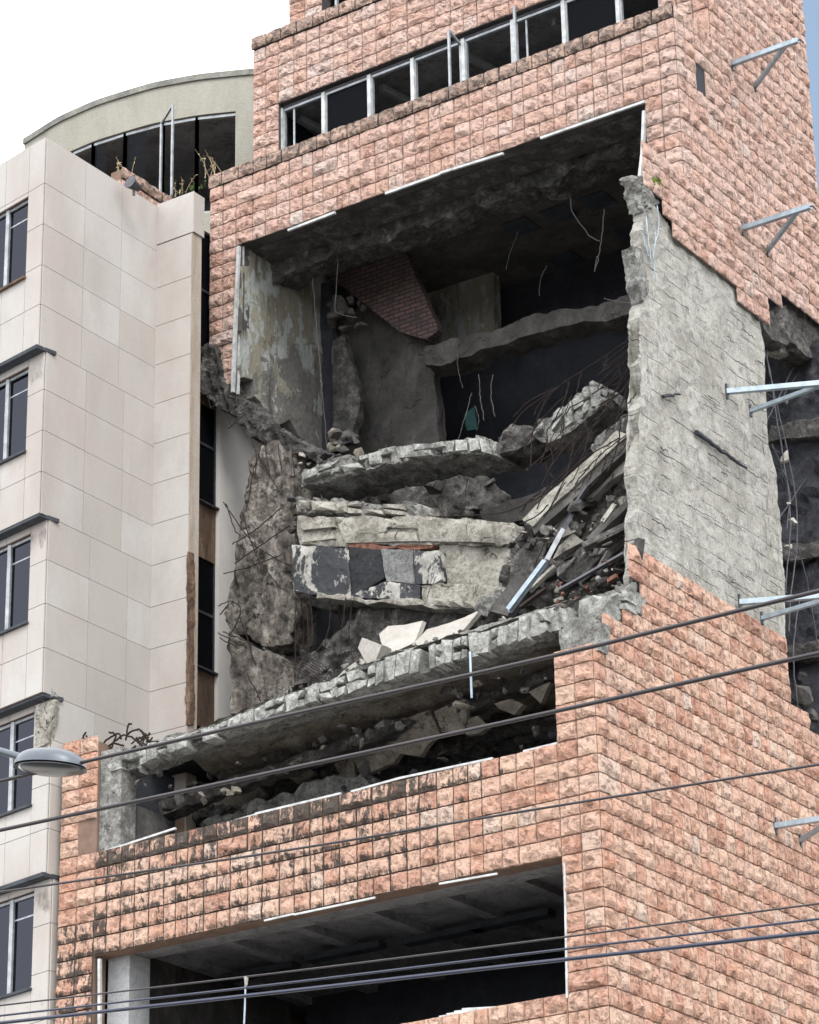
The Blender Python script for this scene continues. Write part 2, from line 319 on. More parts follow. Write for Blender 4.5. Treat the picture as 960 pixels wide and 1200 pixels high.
def brickm():
    m, nt, bs = newmat('dark_brick'); v = coords(nt, (1, 1, 1), (RAD(90), 0, 0)); b = nt.nodes.new('ShaderNodeTexBrick'); nt.links.new(v, b.inputs['Vector'])
    b.inputs['Color1'].default_value = (0.15, 0.085, 0.075, 1); b.inputs['Color2'].default_value = (0.09, 0.058, 0.056, 1); b.inputs['Mortar'].default_value = (0.03, 0.028, 0.028, 1)
    b.inputs['Scale'].default_value = 1; b.inputs['Mortar Size'].default_value = 0.018; b.inputs['Brick Width'].default_value = 0.30; b.inputs['Row Height'].default_value = 0.105
    c = mix(nt, ramp(nt, noise(nt, v, 3, 6, 0.7), [(0.45, 0.0), (0.7, 0.8)]), b.outputs['Color'], (0.03, 0.028, 0.03))
    nt.links.new(c, bs.inputs['Base Color']); bs.inputs['Roughness'].default_value = 0.95; bump(nt, bs, b.outputs['Fac'], -0.6, 0.02); return m
M['brick'] = brickm()
def panelm():
    m, nt, bs = newmat('pale_limestone_panel'); v = coords(nt)
    c = ramp(nt, attr(nt, 'tint'), [(0, (0.330, 0.308, 0.284)), (0.5, (0.350, 0.330, 0.308)), (1, (0.385, 0.368, 0.350))])
    c = mix(nt, ramp(nt, noise(nt, coords(nt, (1, 1, 0.5)), 0.55, 6, 0.62), [(0.44, 0.0), (0.62, 0.8)]), c, (0.325, 0.285, 0.262))
    c = mix(nt, ramp(nt, noise(nt, coords(nt, (1.2, 1.2, 0.5)), 1.0, 6, 0.62), [(0.50, 0.0), (0.72, 0.5)]), c, (0.27, 0.255, 0.235))
    c = mix(nt, 0.18, c, ramp(nt, noise(nt, v, 22, 6, 0.8), [(0.3, 0.4), (0.65, 1)]), 'MULTIPLY')
    d = attr(nt, 'dirt'); s = math_(nt, 'ADD', d, math_(nt, 'MULTIPLY', math_(nt, 'SUBTRACT', noise(nt, coords(nt, (1, 1, .4)), 3.5, 6, 0.75), 0.5), 1.5))
    c = mix(nt, ramp(nt, s, [(0.45, 0.0), (0.75, 0.85)]), c, (0.10, 0.08, 0.065))
    nt.links.new(c, bs.inputs['Base Color']); bs.inputs['Roughness'].default_value = 0.75; bump(nt, bs, noise(nt, v, 30, 5, .7), 0.12, 0.01); return m
M['panel'] = panelm()
M['jamb'] = conc_mat('stained_beige_jamb', [(0.3, (0.26, 0.20, 0.15)), (0.5, (0.36, 0.31, 0.26)), (0.7, (0.42, 0.38, 0.34))], 1.2, 0, 0.3, (0.16, 0.12, 0.09), None, 0.3, (2, 2, .3))
M['render'] = conc_mat('weathered_beige_render', [(0.3, (0.23, 0.22, 0.185)), (0.5, (0.29, 0.28, 0.24)), (0.7, (0.33, 0.32, 0.28))], 1.0, 0, 0.25, (0.20, 0.19, 0.16), None, 0.3, (1, 1, 0.3))
M['greycol'] = conc_mat('pale_grey_column', [(0.3, (0.30, 0.31, 0.32)), (0.7, (0.46, 0.47, 0.48))], 1.2, 0, 0.3, (0.1, 0.1, 0.1), None, 0.3)
M['lowceil'] = conc_mat('stained_ceiling', [(0.3, (0.16, 0.16, 0.165)), (0.7, (0.32, 0.32, 0.325))], 0.9, 0, 0.6, (0.05, 0.05, 0.052), None, 0.3)
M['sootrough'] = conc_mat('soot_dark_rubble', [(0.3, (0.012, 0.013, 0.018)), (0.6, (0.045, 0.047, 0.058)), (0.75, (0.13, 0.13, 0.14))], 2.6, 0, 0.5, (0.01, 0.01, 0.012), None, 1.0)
M['rendertop'] = conc_mat('mildewed_roof_edge', [(0.3, (0.10, 0.10, 0.095)), (0.6, (0.24, 0.24, 0.21)), (0.75, (0.36, 0.35, 0.3))], 2.0, 0, 0.5, (0.08, 0.08, 0.075), None, 0.3)
M['white'] = plain('white_painted_metal', (0.42, 0.43, 0.43), 0.55, 0.0, 0.4, 4)
M['frame'] = plain('aluminium_frame', (0.30, 0.32, 0.34), 0.5, 0.2, 0.35, 5)
M['steel'] = plain('galvanised_steel', (0.28, 0.34, 0.39), 0.5, 0.3, 0.25, 6)
M['darksteel'] = plain('dark_steel', (0.07, 0.07, 0.08), 0.5, 0.5, 0.4, 8)
M['wirem'] = plain('dusty_wire', (0.075, 0.07, 0.07), 0.8)
M['rust'] = plain('rusty_steel', (0.03, 0.022, 0.02), 0.85, 0.2, 0.5, 14)
M['rustpanel'] = conc_mat('rust_brown_panel', [(0.3, (0.035, 0.022, 0.015)), (0.5, (0.11, 0.065, 0.04)), (0.7, (0.24, 0.16, 0.11))], 1.6, 0, 0.4, (0.02, 0.014, 0.011), None, 0.3, (2, 2, .5))
M['cable'] = plain('black_cable_sheath', (0.022, 0.017, 0.02), 0.45, 0.0, 0.3, 3)
M['cableb'] = plain('blue_black_cable', (0.02, 0.025, 0.05), 0.3, 0.0, 0.3, 3)
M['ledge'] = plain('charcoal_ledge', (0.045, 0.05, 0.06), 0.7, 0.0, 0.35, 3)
M['dryweed'] = plain('dry_weed', (0.36, 0.29, 0.18), 0.9)
M['weed'] = plain('green_weed', (0.07, 0.12, 0.03), 0.9)
M['moss'] = plain('moss', (0.12, 0.16, 0.03), 0.95)
M['teal'] = plain('teal_sheeting', (0.003, 0.020, 0.021), 0.7)
M['asphalt'] = plain('asphalt', (0.09, 0.088, 0.085), 0.9, 0, .3, 6, .4)
M['paving'] = plain('paving', (0.46, 0.44, 0.41), 0.9, 0, .25, 2, .3)
M['redbits'] = plain('brick_red_bits', (0.15, 0.075, 0.055), 0.95, 0, .5, 10)
M['lampgrey'] = plain('lamp_grey_paint', (0.075, 0.088, 0.105), 0.4, 0.3, 0.2, 4)
def glassm():
    m, nt, bs = newmat('dusty_window_glass'); nt.nodes.remove(bs); out = nt.nodes['Material Output']
    tr = nt.nodes.new('ShaderNodeBsdfTransparent'); tr.inputs[0].default_value = (0.45, 0.48, 0.52, 1)
    gl = nt.nodes.new('ShaderNodeBsdfGlossy'); gl.inputs['Roughness'].default_value = 0.05; gl.inputs['Color'].default_value = (.032, .034, .042, 1)
    df = nt.nodes.new('ShaderNodeBsdfDiffuse'); df.inputs[0].default_value = (0.25, 0.28, 0.32, 1)
    lw = nt.nodes.new('ShaderNodeLayerWeight'); lw.inputs[0].default_value = 0.35
    mm = nt.nodes.new('ShaderNodeMixShader'); m2 = nt.nodes.new('ShaderNodeMixShader'); m2.inputs[0].default_value = 0.02
    nt.links.new(lw.outputs['Fresnel'], mm.inputs[0]); nt.links.new(tr.outputs[0], m2.inputs[1]); nt.links.new(df.outputs[0], m2.inputs[2])
    nt.links.new(m2.outputs[0], mm.inputs[1]); nt.links.new(gl.outputs[0], mm.inputs[2]); nt.links.new(mm.outputs[0], out.inputs[0]); return m
M['glass'] = glassm()
m_, nt_, bs_ = newmat('lamp_diffuser'); bs_.inputs['Base Color'].default_value = (0.05, 0.055, 0.055, 1); bs_.inputs['Roughness'].default_value = 0.25; M['diffuser'] = m_
# ------------------------------------------------------------------ setting
def struct(name, mb, mat): o = obj(name, mb, mat); o['kind'] = 'structure'; return o
g = MB(); g.quad((-1500, -1500, 0), (1500, -1500, 0), (1500, 1500, 0), (-1500, 1500, 0)); struct('ground', g, M['asphalt'])
g = MB(); g.box((-60, -17, 0), (18, 14, 0.14)); g.box((-60, -17.3, 0), (18.3, -17.004, 0.15)); struct('pavement', g, M['paving'])  # unseen paving, widened and kept pale to bounce light up under the ledge
g = MB(); g.box((10, -60, 0), (60, -35, 0.14)); struct('far_pavement', g, M['paving'])
g = MB()
for k in range(-8, 6): g.quad((k*6, -20.1, .004), (k*6+3, -20.1, .004), (k*6+3, -19.95, .004), (k*6, -19.95, .004))
struct('road_marking', g, M['white'])
# ------------------------------------------------------------------ rock-faced cladding
ROW = 0.3333
US = np.array([0, .03, .16, .30, .45, .60, .75, .88, .97, 1.0])
def edges(a, b, lo, hi, rnd):
    e = [a]
    while e[-1] < b-lo*1.3: e.append(min(b, e[-1]+rnd.uniform(lo, hi)))
    if b-e[-1] < lo*.6: e[-1] = b
    else: e.append(b)
    return e
def clad(O, U, Nn, cols, rows, keep=None, dirt=None, seed=0, bulge=0.075, corner=None, jit=0.0, stagger=0.0):
    """individual quarry-faced blocks: every block has its own bulging broken face"""
    rnd = random.Random(seed); O = np.array(O, float); U = np.array(U, float); Nn = np.array(Nn, float); Z = np.array((0, 0, 1.0))
    VV = []; FF = []; TI = []; DI = []; n = len(US); off = 0
    q = [(i*n+j, (i+1)*n+j, (i+1)*n+j+1, i*n+j+1) for i in range(n-1) for j in range(n-1)]
    hand = np.dot(np.cross(U, Z), Nn)
    for r in range(len(rows)-1):
        c = 0
        while c < len(cols)-1:
            c1 = c+1
            if c1 < len(cols)-1 and rnd.random() < stagger: c1 += 1
            u0, u1, v0, v1 = cols[c]+.006, cols[c1]-.006, rows[r]+.006, rows[r+1]-.006; c = c1
            uc, vc = (u0+u1)/2, (v0+v1)/2
            if keep and not keep(uc, vc): continue
            gu, gv = np.meshgrid(US, US, indexing='ij'); wd = u1-u0
            P = O[None]+(u0+gu.ravel()*wd)[:, None]*U+(v0+gv.ravel()*(v1-v0))[:, None]*Z
            u = gu.ravel(); v = gv.ravel()
            pu = np.clip(u*(wd/.13), 0, 1)*np.clip((1-u)*(wd/.13), 0, 1); pu = np.sqrt(pu)
            pv = np.where(v < .33, (v/.33)**.55, 1-(v-.33)/.67*.72)
            b = bulge*rnd.uniform(.7, 1.25); ns = fbm(P*7.5+seed*3, seed, 3); ns2 = np.abs(vnoise(P*4.2+5, seed+9))
            h = .018+b*pu*pv*(.72+.62*ns)-.065*ns2*pu*pv+.032*fbm(P*17, seed+3, 3)*pu
            bd = (u == 0) | (u == 1) | (v == 0) | (v == 1); h = np.where(bd, 0.0, h)
            h = h+rnd.uniform(-.006, .006)*(~bd)
            P = P+h[:, None]*Nn
            VV.append(P); f = q if hand < 0 else [t[::-1] for t in q]
            FF.extend([tuple(k+off for k in t) for t in f]); off += n*n
            TI.append(np.full(n*n, rnd.random())); dd = dirt(uc, vc) if dirt else 0.0
            crev = np.where(bd, .35, 0.0)+np.where(v < .17, .12, 0)
            DI.append(dd+crev*(.5+2.0*dd))
    mb = MB(); A = np.concatenate(VV); mb.v = A.tolist(); mb.f = FF; mb.att = {'tint': np.concatenate(TI), 'dirt': np.concatenate(DI)}; return mb
R1 = random.Random(3)
B = empty('damaged_building', (-5.9, 5.0, 0.14))
tag(B, 'bomb-damaged office tower clad in salmon rock-faced stone with a torn-open facade', 'building')
colF = [-11.87, -11.42, -10.98]+edges(-10.98, -0.78, .27, .40, R1)[1:]+[-0.38, 0.0]
colS = [0.0, .36]+edges(.36, 10.55, .29, .37, R1)[1:]
def zrows(a, b): return [a+k*ROW for k in range(int(round((b-a)/ROW))+1)]
rl = zrows(18.2-24*ROW, 20.55)          # lower rows, joints at 18.2 and 16.2
def keepF(u, v):
    if -10.98 < u < -0.78:
        if v > 18.2: return False
        if 13.87 < v < 16.2: return False
    if u >= -0.78: return v < 19.87
    return not (-11.4 < u < -10.98 and 18.25 < v < 18.95)
def dirtF(u, v):
    d = 0.0
    if v > 16.2 and v < 18.3 and -10.9 < u < -0.8:
        t = (v-16.2)/2.0; d = .33+.17*t
        if v > 17.86: d += .22*(0.6+.4*math.sin(u*9)) if u < -1.6 else .05
        d *= max(.25, min(1.0, (-u-.2)/4.0))
    if u < -10.6 and v < 17: d = max(d, .47)
    elif u < -10.6: d = max(d, .14)
    return d
def zt(Y):
    if Y < .36: return 19.87
    if Y < .75: return 20.6
    if Y < 1.72: return 20.9
    if Y < 7.3: return 22.1
    if Y < 7.7: return 21.3
    if Y < 8.1: return 20.75
    return 20.45
def keepS(u, v): return v < zt(u)
obj('front_cladding', clad((0, 0, 0), (1, 0, 0), (0, -1, 0), colF, rl, keepF, dirtF, 11, .10, stagger=.05), M['stone'], B)
rs = zrows(18.2-24*ROW, 22.3)
obj('side_cladding', clad((0, 0, 0), (0, 1, 0), (1, 0, 0), colS, rs, keepS, lambda u, v: .03+.2*max(0, (u-7.5)/3), 12, .105, stagger=.05), M['stone'], B)
# tower
lowpx = [(768, 222), (780, 246), (784, 264), (812, 290), (838, 312), (856, 324), (862, 346), (893, 380), (897, 376), (898, 350), (917, 362), (921, 345), (940, 356), (958, 374)]
lowp = [aX(x, y, 0.0)[1:] for x, y in lowpx]
def zlow(Y):
    if Y <= lowp[0][0]: return lowp[0][1] if Y > 2.75 else 99
    for (a, b), (c, d) in zip(lowp[:-1], lowp[1:]):
        if a <= Y <= c: return b+(d-b)*(Y-a)/(c-a+1e-9)
    return lowp[-1][1]
rt_ = zrows(33.1-16*ROW, 43.2)
def ztopS(Y):
    if Y < 4.43: return 31.12
    if Y < 6.0: return 35.1
    if Y < 7.4: return 39.4
    return 99
SLOT = (aX(819, 88, 0.0), aX(821, 108, 0.0))
def keepTS(u, v):
    if abs(u-SLOT[0][1]) < .2 and SLOT[1][2]-.1 < v < SLOT[0][2]+.15: return False
    return v > zlow(u)-.05 and v < ztopS(u)
colTS = [2.75, 3.1, 3.45, 3.8, 4.12, 4.43, 4.8, 5.2, 5.6, 6.0, 6.36, 6.7, 7.05, 7.4]+edges(7.4, 10.55, .29, .36, R1)[1:]
obj('side_cladding', clad((0, 0, 0), (0, 1, 0), (1, 0, 0), colTS, rt_, keepTS, lambda u, v: .03+.2*max(0, (u-6.5)/4), 13, .105, stagger=.05), M['stone_up'], B)
colT = [-11.87, -11.5, -11.13]+[c for c in colF if c > -10.9]
def keepTF(u, v):
    if v > 34.75: return False
    if -11.13 < u < -0.78: return v > 33.1
    if u < -11.13: return v > (30.4 if u < -11.5 else 29.75)
    return v > 31.1
rtf = zrows(33.1-12*ROW, 34.8)
obj('front_cladding', clad((0, 4.43, 0), (1, 0, 0), (0, -1, 0), colT, rtf, keepTF, lambda u, v: .02+(.15 if u < -10.9 else 0), 14, .095, stagger=.12), M['stone_up'], B)
obj('coping', clad((0, 4.40, 0), (1, 0, 0), (0, -1, 0), edges(-11.9, 0.0, .36, .5, R1), [34.76, 35.10], None, lambda u, v: .30, 15, .11), M['cap'], B)
g = MB(); g.box((-11.87, 4.44, 34.9), (-.02, 6.0, 35.06)); obj('terrace_slab', g, M['conc_dark'], B)
# upper storey wall with window band
U0_, U1_ = -11.14, -1.16
def keepU(u, v): return not (U0_ < u < U1_ and 35.3 < v < 37.5)
colU = [-11.87, -11.5, U0_]+edges(U0_, U1_, .30, .46, R1)[1:]+[-.75, -.38, 0]
obj('upper_cladding', clad((0, 6.0, 0), (1, 0, 0), (0, -1, 0), colU, [35.16]+[37.5-6*ROW+k*ROW for k in range(1, 12)], keepU, lambda u, v: .02, 16, .09, stagger=.12), M['stone_up'], B)
obj('coping', clad((0, 5.96, 0), (1, 0, 0), (0, -1, 0), edges(-11.9, 0.0, .36, .5, R1), [39.17, 39.5], None, lambda u, v: .3, 17, .11), M['cap'], B)
g = MB(); g.box((-11.87, 6.01, 39.2), (-.02, 7.4, 39.42)); obj('terrace_slab', g, M['conc_dark'], B)
obj('upper_cladding', clad((0, 7.4, 0), (1, 0, 0), (0, -1, 0), [-11.87, -11.4, -10.9]+edges(-10.9, 0, .36, .6, R1)[1:], zrows(39.5, 43.1), lambda u, v: not (-10.9 < u < -1 and 39.8 < v < 42), lambda u, v: .02, 18, .07), M['stone_up'], B)
# structural walls behind the cladding
g = MB()
def wallF(x0, x1, z0, z1, Y, t=.35): g.box((x0, Y+.004, z0), (x1, Y+t, z1))
wallF(-11.86, -.02, .14, 13.85, 0); wallF(-11.86, -10.98, 13.85, 20.4, 0); wallF(-.78, -.02, 13.85, 19.85, 0); wallF(-10.98, -.78, 16.2, 18.18, 0)
g.box((-.36, .36, .14), (-.004, 10.5, 19.85)); g.box((-.36, 7.3, 19.85), (-.004, 10.5, 20.4)); g.box((-11.86, .36, .14), (-11.5, 10.4, 20.3))
obj('structural_wall', g, M['mortar'], B)
g = MB()
wallF(-11.86, -.02, 33.12, 35.04, 4.43); wallF(-.78, -.004, 31.1, 33.1, 4.43); wallF(-11.86, -11.0, 31.0, 33.1, 4.43, .3)
wallF(-11.86, U0_, 35.06, 37.5, 6.0); wallF(U1_, -.02, 35.06, 37.5, 6.0); wallF(-11.86, -.02, 37.5, 39.17, 6.0); wallF(-11.86, -10.9, 39.42, 43, 7.4); wallF(-1, -.02, 39.42, 43, 7.4)
wallF(-10.9, -1, 42, 43, 7.4); wallF(-10.9, -1, 39.42, 39.8, 7.4)
obj('structural_wall', g, M['greywall'], B)
g = MB()
g.box((-.34, 4.8, 31.2), (-.006, 10.5, 35)); g.box((-.34, 6.36, 35), (-.006, 10.5, 39.2)); g.box((-.34, 7.76, 39.2), (-.006, 10.5, 43))
g.box((-11.86, 8.9, 20.3), (-11.5, 10.4, 35)); g.box((-11.86, 6.4, 35.06), (-11.5, 10.4, 39.3)); g.box((-11.86, 7.8, 39.3), (-11.5, 10.4, 43)); g.box((-11.86, 7.2, 22), (-11.5, 8.9, 35))
g.box((-11.86, 10.42, .14), (-.02, 10.53, 43))
g.box((-11.4, 7.8, 42.6), (-.4, 10.4, 42.99)); g.box((-11.4, 6.5, 38.0), (-.4, 10.4, 38.3))
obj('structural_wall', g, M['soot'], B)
# ceiling slabs of the torn-open rooms
g = MB()
g.box((-11.5, 4.8, 33.62), (-.36, 10.4, 33.9)); obj('ceiling', g, M['greywall'], B)
g = MB(); g.box((-11.5, 4.8, 33.08), (-.36, 5.5, 33.6)); obj('lintel_beam', g, M['conc_dark'], B)
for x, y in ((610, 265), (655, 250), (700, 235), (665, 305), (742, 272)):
    p = aZ(x, y, 33.6); g = MB(); g.box((p[0]-.32, p[1]-.32, 33.58), (p[0]+.32, p[1]+.32, 33.61)); obj('recess_shade_box', g, M['ledge'], B)  # thin near-black boxes whose colour stands for the shade inside ceiling recesses
sp = [aY(x, y, 5.6) for x, y in [(300, 296), (345, 282), (420, 262), (500, 232), (580, 205), (660, 178), (756, 140), (757, 168), (690, 190), (620, 220), (560, 240), (500, 262), (440, 285), (400, 292), (340, 322), (302, 330)]]
obj('broken_ceiling', rough(sp, (0, .9, .15), .10, .13, 2.4, .10, 21), M['conc_dark'], B)
g = MB(); g.box((-11.5, 3.5, 16.5), (-.36, 10.4, 16.8)); g.box((-11.5, .36, 16.26), (-.36, 1.0, 17.9)); 
for k in range(7): g.box((-10.6+k*1.6, 1.0, 16.36), (-10.35+k*1.6, 10.4, 16.5))
g.box((-11.5, 1.0, 16.5), (-.36, 3.5, 16.8)); obj('ceiling', g, M['lowceil'], B)
for x, y in ((305, 1136), (405, 1112), (520, 1092), (600, 1075)):
    p = aZ(x, y, 16.34); g = MB(); g.box((p[0]-.85, p[1]-.14, 16.22), (p[0]+.85, p[1]+.14, 16.34)); obj('ceiling_batten', g, M['ledge'], B)
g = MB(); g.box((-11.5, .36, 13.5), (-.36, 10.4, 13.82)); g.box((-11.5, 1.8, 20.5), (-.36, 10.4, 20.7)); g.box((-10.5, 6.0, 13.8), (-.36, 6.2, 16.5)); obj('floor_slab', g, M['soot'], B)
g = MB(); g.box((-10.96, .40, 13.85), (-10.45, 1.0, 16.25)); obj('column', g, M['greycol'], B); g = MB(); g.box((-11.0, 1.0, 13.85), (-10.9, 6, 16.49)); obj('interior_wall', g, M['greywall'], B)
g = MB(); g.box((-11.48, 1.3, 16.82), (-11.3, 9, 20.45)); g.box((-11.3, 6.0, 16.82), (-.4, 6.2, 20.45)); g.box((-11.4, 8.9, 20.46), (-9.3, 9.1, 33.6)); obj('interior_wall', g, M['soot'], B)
# exposed side wall (concrete, X just behind the lost cladding)
cw = [(757, 216), (764, 236), (776, 262), (800, 282), (860, 330), (893, 384), (889, 430), (895, 480), (906, 560), (914, 620), (917, 700), (921, 800), (760, 720), (744, 700), (747, 655), (749, 600), (748, 545), (755, 505), (752, 482), (757, 462), (752, 430), (756, 395), (751, 372), (753, 345), (757, 322), (752, 300), (754, 270)]
cwp = [aX(x, y, -.08) for x, y in cw]
obj('side_wall', rough(cwp, (-.24, 0, 0), .10, .045, 2.6, .11, 31), M['conc_light'], B)
obj('side_wall', rough([aX(x, y, -.02) for x, y in [(742, 286), (752, 292), (757, 312), (760, 345), (754, 352), (748, 330)]], (-.3, .1, 0), .08, .05, 3, .02, 32), M['conc_edge'], B)
def crack(pts, wd, seed):
    rr = random.Random(seed); mb = MB(); P = []
    for (a, b), (c, d) in zip(pts[:-1], pts[1:]):
        for k in range(6): t = k/6; P.append(aX(a+(c-a)*t+rr.uniform(-1.2, 1.2), b+(d-b)*t+rr.uniform(-1.2, 1.2), -.015))
    mb.tube(P, wd, 5, .5); return mb
for k, (pts, wd) in enumerate([([(815, 506), (845, 528), (880, 552)], .055), ([(700+.0, 0), (700, 0)], 0) if False else ([(778, 464), (800, 462)], .04), ([(862, 322), (870, 345), (893, 382)], .05)]):
    obj('spalled_groove', crack(pts, wd, k), M['soot'], B)
rg_ = random.Random(9)
for k in range(42):
    x = rg_.uniform(762, 912); y = rg_.uniform(330, 690)
    if not (x < 890 or y > 400) or y > 645+(x-750)*.55 or y < 290+(x-790)*.85: continue
    L = rg_.uniform(10, 60); sl_ = ((2044-y)/(3080-x))*rg_.uniform(.93, 1.07); n_ = math.hypot(1, sl_)
    obj('spalled_groove', crack([(x, y), (x+L/n_*.5, y+L/n_*.5*sl_+rg_.uniform(-1, 1)), (x+L/n_, y+L/n_*sl_)], rg_.uniform(.005, .013), 700+k), M['conc_dark'], B)
# the side void: ragged rim, dangling bars
rim = [aX(x, y, -.15) for x, y in [(893, 378), (915, 362), (945, 360), (985, 392), (985, 440), (950, 418), (925, 402), (905, 398)]]
obj('broken_rim', rough(rim, (-.6, 0, 0), .1, .10, 2.5, .08, 33), M['conc_dark'], B)
rim = [aX(x, y, -.4) for x, y in [(903, 392), (915, 394), (951, 418), (948, 424), (928, 416), (913, 412)]]
obj('broken_rim', rough(rim, (-.3, 0, 0), .08, .06, 3, .05, 34), M['cream'], B)
obj('interior_wall', rough([aY(x, y, 10.0) for x, y in [(895, 400), (990, 400), (1000, 900), (925, 900), (905, 700)]], (0, .2, 0), .16, .20, 1.5, .1, 35), M['sootrough'], B)
for k, (x0, y0, x1, y1, w_) in enumerate([(900, 500, 990, 560, 10), (905, 640, 990, 705, 12), (915, 760, 990, 800, 9)]):
    obj('broken_rim', rough([aY(x, y, 9.7) for x, y in [(x0, y0), (x1, y0-12), (x1, y0-12+w_*1.6), (x0, y0+w_*1.4)]], (0, .5, 0), .1, .07, 2.5, .07, 360+k), M['conc_dark'], B)
# mid block: left broken pier and column
pp = [(225, 413), (238, 408), (250, 410), (258, 445), (274, 464), (292, 482), (318, 500), (346, 514), (380, 528), (372, 537), (345, 532), (318, 522), (296, 510), (272, 486), (250, 474), (234, 452)]
obj('broken_pier', rough([aY(x, y, 4.2) for x, y in pp], (0, .7, 0), .10, .11, 2.6, .10, 41, .07), M['conc_dark'], B)
iw = [aX(x, y, -11.0) for x, y in [(284, 288), (392, 316), (388, 420), (384, 530), (362, 520), (350, 512), (338, 492), (322, 496), (306, 474), (297, 462), (296, 444), (284, 440)]]
obj('interior_wall', rough(iw, (-.3, 0, 0), .10, .025, 2.0, .07, 42), M['peel'], B)
col = [(300, 528), (318, 520), (340, 530), (346, 570), (340, 640), (345, 700), (338, 755), (300, 756), (272, 742), (268, 715), (276, 650), (282, 600), (288, 560)]
obj('broken_column', rough([aY(x, y, 4.1) for x, y in col], (0, .8, 0), .09, .12, 2.1, .09, 43, .07), M['pillar'], B)
col = [(268, 742), (300, 756), (335, 775), (345, 800), (318, 824), (272, 838), (268, 790)]
obj('broken_column', rough([aY(x, y, 4.0) for x, y in col], (0, .7, 0), .09, .07, 2.2, .06, 44, .06), M['pillar'], B)
gw = [(388, 392), (400, 372), (430, 352), (470, 388), (508, 402), (512, 470), (512, 525), (384, 545), (386, 470)]
obj('interior_wall', rough([aY(x, y, 8.0) for x, y in gw], (0, .25, 0), .16, .05, 1.8, .06, 45), M['greywall'], B)
bk = [(372, 316), (430, 296), (464, 276), (478, 300), (514, 386), (500, 398), (468, 388), (420, 350)]
obj('interior_wall', rough([aY(x, y, 7.6) for x, y in bk], (0, .22, 0), .12, .012, 1.8, .02, 46), M['brick'], B)
yw = [(455, 262), (500, 236), (575, 222), (578, 300), (580, 392), (530, 406), (508, 408)]
obj('interior_wall', rough([aY(x, y, 9.6) for x, y in yw], (0, .25, 0), .2, .02, 1.8, .03, 47), M['peel'], B)
bp = [(500, 408), (560, 392), (600, 379), (655, 363), (700, 358), (757, 344), (757, 366), (700, 378), (640, 385), (580, 405), (520, 425), (498, 428)]
obj('sagging_beam', rough([aY(x, y, 7.3) for x, y in bp], (0, .7, 0), .11, .07, 2.4, .07, 48), M['greywall'], B)
obj('interior_wall', rough([aY(x, y, 7.4) for x, y in [(362, 330), (386, 330), (392, 420), (390, 530), (372, 530), (366, 430)]], (0, .2, 0), .12, .05, 2.4, .05, 49), M['soot'], B)  # dark strip whose colour stands for the shaded gap beside the plaster wall
obj('interior_wall', rough([aY(x, y, 7.2) for x, y in [(390, 400), (404, 392), (412, 430), (420, 470), (414, 520), (392, 524)]], (0, .2, 0), .12, .05, 2.4, .05, 50), M['conc_dark'], B)
obj('interior_wall', rough([aY(x, y, 6.4) for x, y in [(352, 560), (540, 545), (600, 590), (606, 612), (350, 612)]], (0, .3, 0), .16, .16, 1.6, .08, 58), M['conc_dark'], B)
obj('interior_wall', rough([aY(x, y, 5.8) for x, y in [(565, 602), (640, 572), (668, 570), (640, 600), (600, 612), (570, 612)]], (0, .3, 0), .16, .04, 1.6, .05, 59), M['greywall'], B)
obj('interior_wall', rough([aY(x, y, 4.6) for x, y in [(345, 700), (600, 705), (600, 740), (480, 770), (430, 760), (420, 720), (400, 712), (350, 712)]], (0, .3, 0), .14, .16, 1.8, .08, 60), M['conc_dark'], B)
# ledge slab between the storeys
top = [(120, 888), (140, 882), (180, 868), (250, 850), (300, 828), (330, 815), (400, 790), (460, 765), (520, 748), (580, 733), (640, 712), (690, 698), (738, 690)]
bot = [(740, 714), (705, 722), (660, 736), (610, 752), (560, 768), (500, 786), (440, 804), (400, 816), (330, 836), (260, 860), (200, 882), (150, 903), (125, 905)]
def yl(x): return .12+max(0, (x-600)/140.0)*1.2
obj('ledge_edge', crust(top, sorted(bot), lambda x: yl(x)+.02, 7, 17, 500, .12), M['conc_pale'], B)
obj('ledge_slab', rough([aY(x, y, yl(x)+.1) for x, y in top+bot], (0, .5, 0), .075, .035, 3.2, .03, 51, .03), M['conc_edge'], B)
sf = [aY(x, y-7, yl(x)+.5) for x, y in bot if 150 < x < 700]
g = MB()
def soffit(pts, d1, z1, seed, thick=.2):
    """sagging underside: from the slab's front edge back into the building"""
    mb = MB(); n = 40; m = 14; P = []
    xs = [p[0] for p in pts][::-1]; ys = [p[1] for p in pts][::-1]; zs = [p[2] for p in pts][::-1]
    for j in range(m+1):
        for i in range(n*3+1):
            x = xs[0]+(xs[-1]-xs[0])*i/(n*3.0); P.append((x, np.interp(x, xs, ys)+d1*j/m, np.interp(x, xs, zs)+z1*j/m))
    P = np.array(P); P[:, 2] += fbm(P*2.5, seed, 3)*.16-np.abs(fbm(P*1.2, seed+3, 2))*.12
    k = n*3+1; mb.v = P.tolist()+[(p[0], p[1], p[2]+thick) for p in P]; N = len(P)
    for j in range(m):
        for i in range(n*3):
            a = j*k+i; mb.f.append((a, a+k, a+k+1, a+1)); mb.f.append((a+N, a+1+N, a+k+1+N, a+k+N))
    return mb
sfm = soffit(sf, 2.9, -.35, 52); obj('soffit', sfm, M['beige'], B)
bm2 = [(185, 940), (260, 915), (360, 882), (460, 846), (560, 815), (654, 783), (654, 795), (560, 827), (460, 858), (360, 894), (260, 930), (190, 955)]
obj('broken_beam', rough([aY(x, y, 1.7) for x, y in bm2], (0, .3, 0), .1, .05, 3, .05, 53), M['conc_dark'], B)
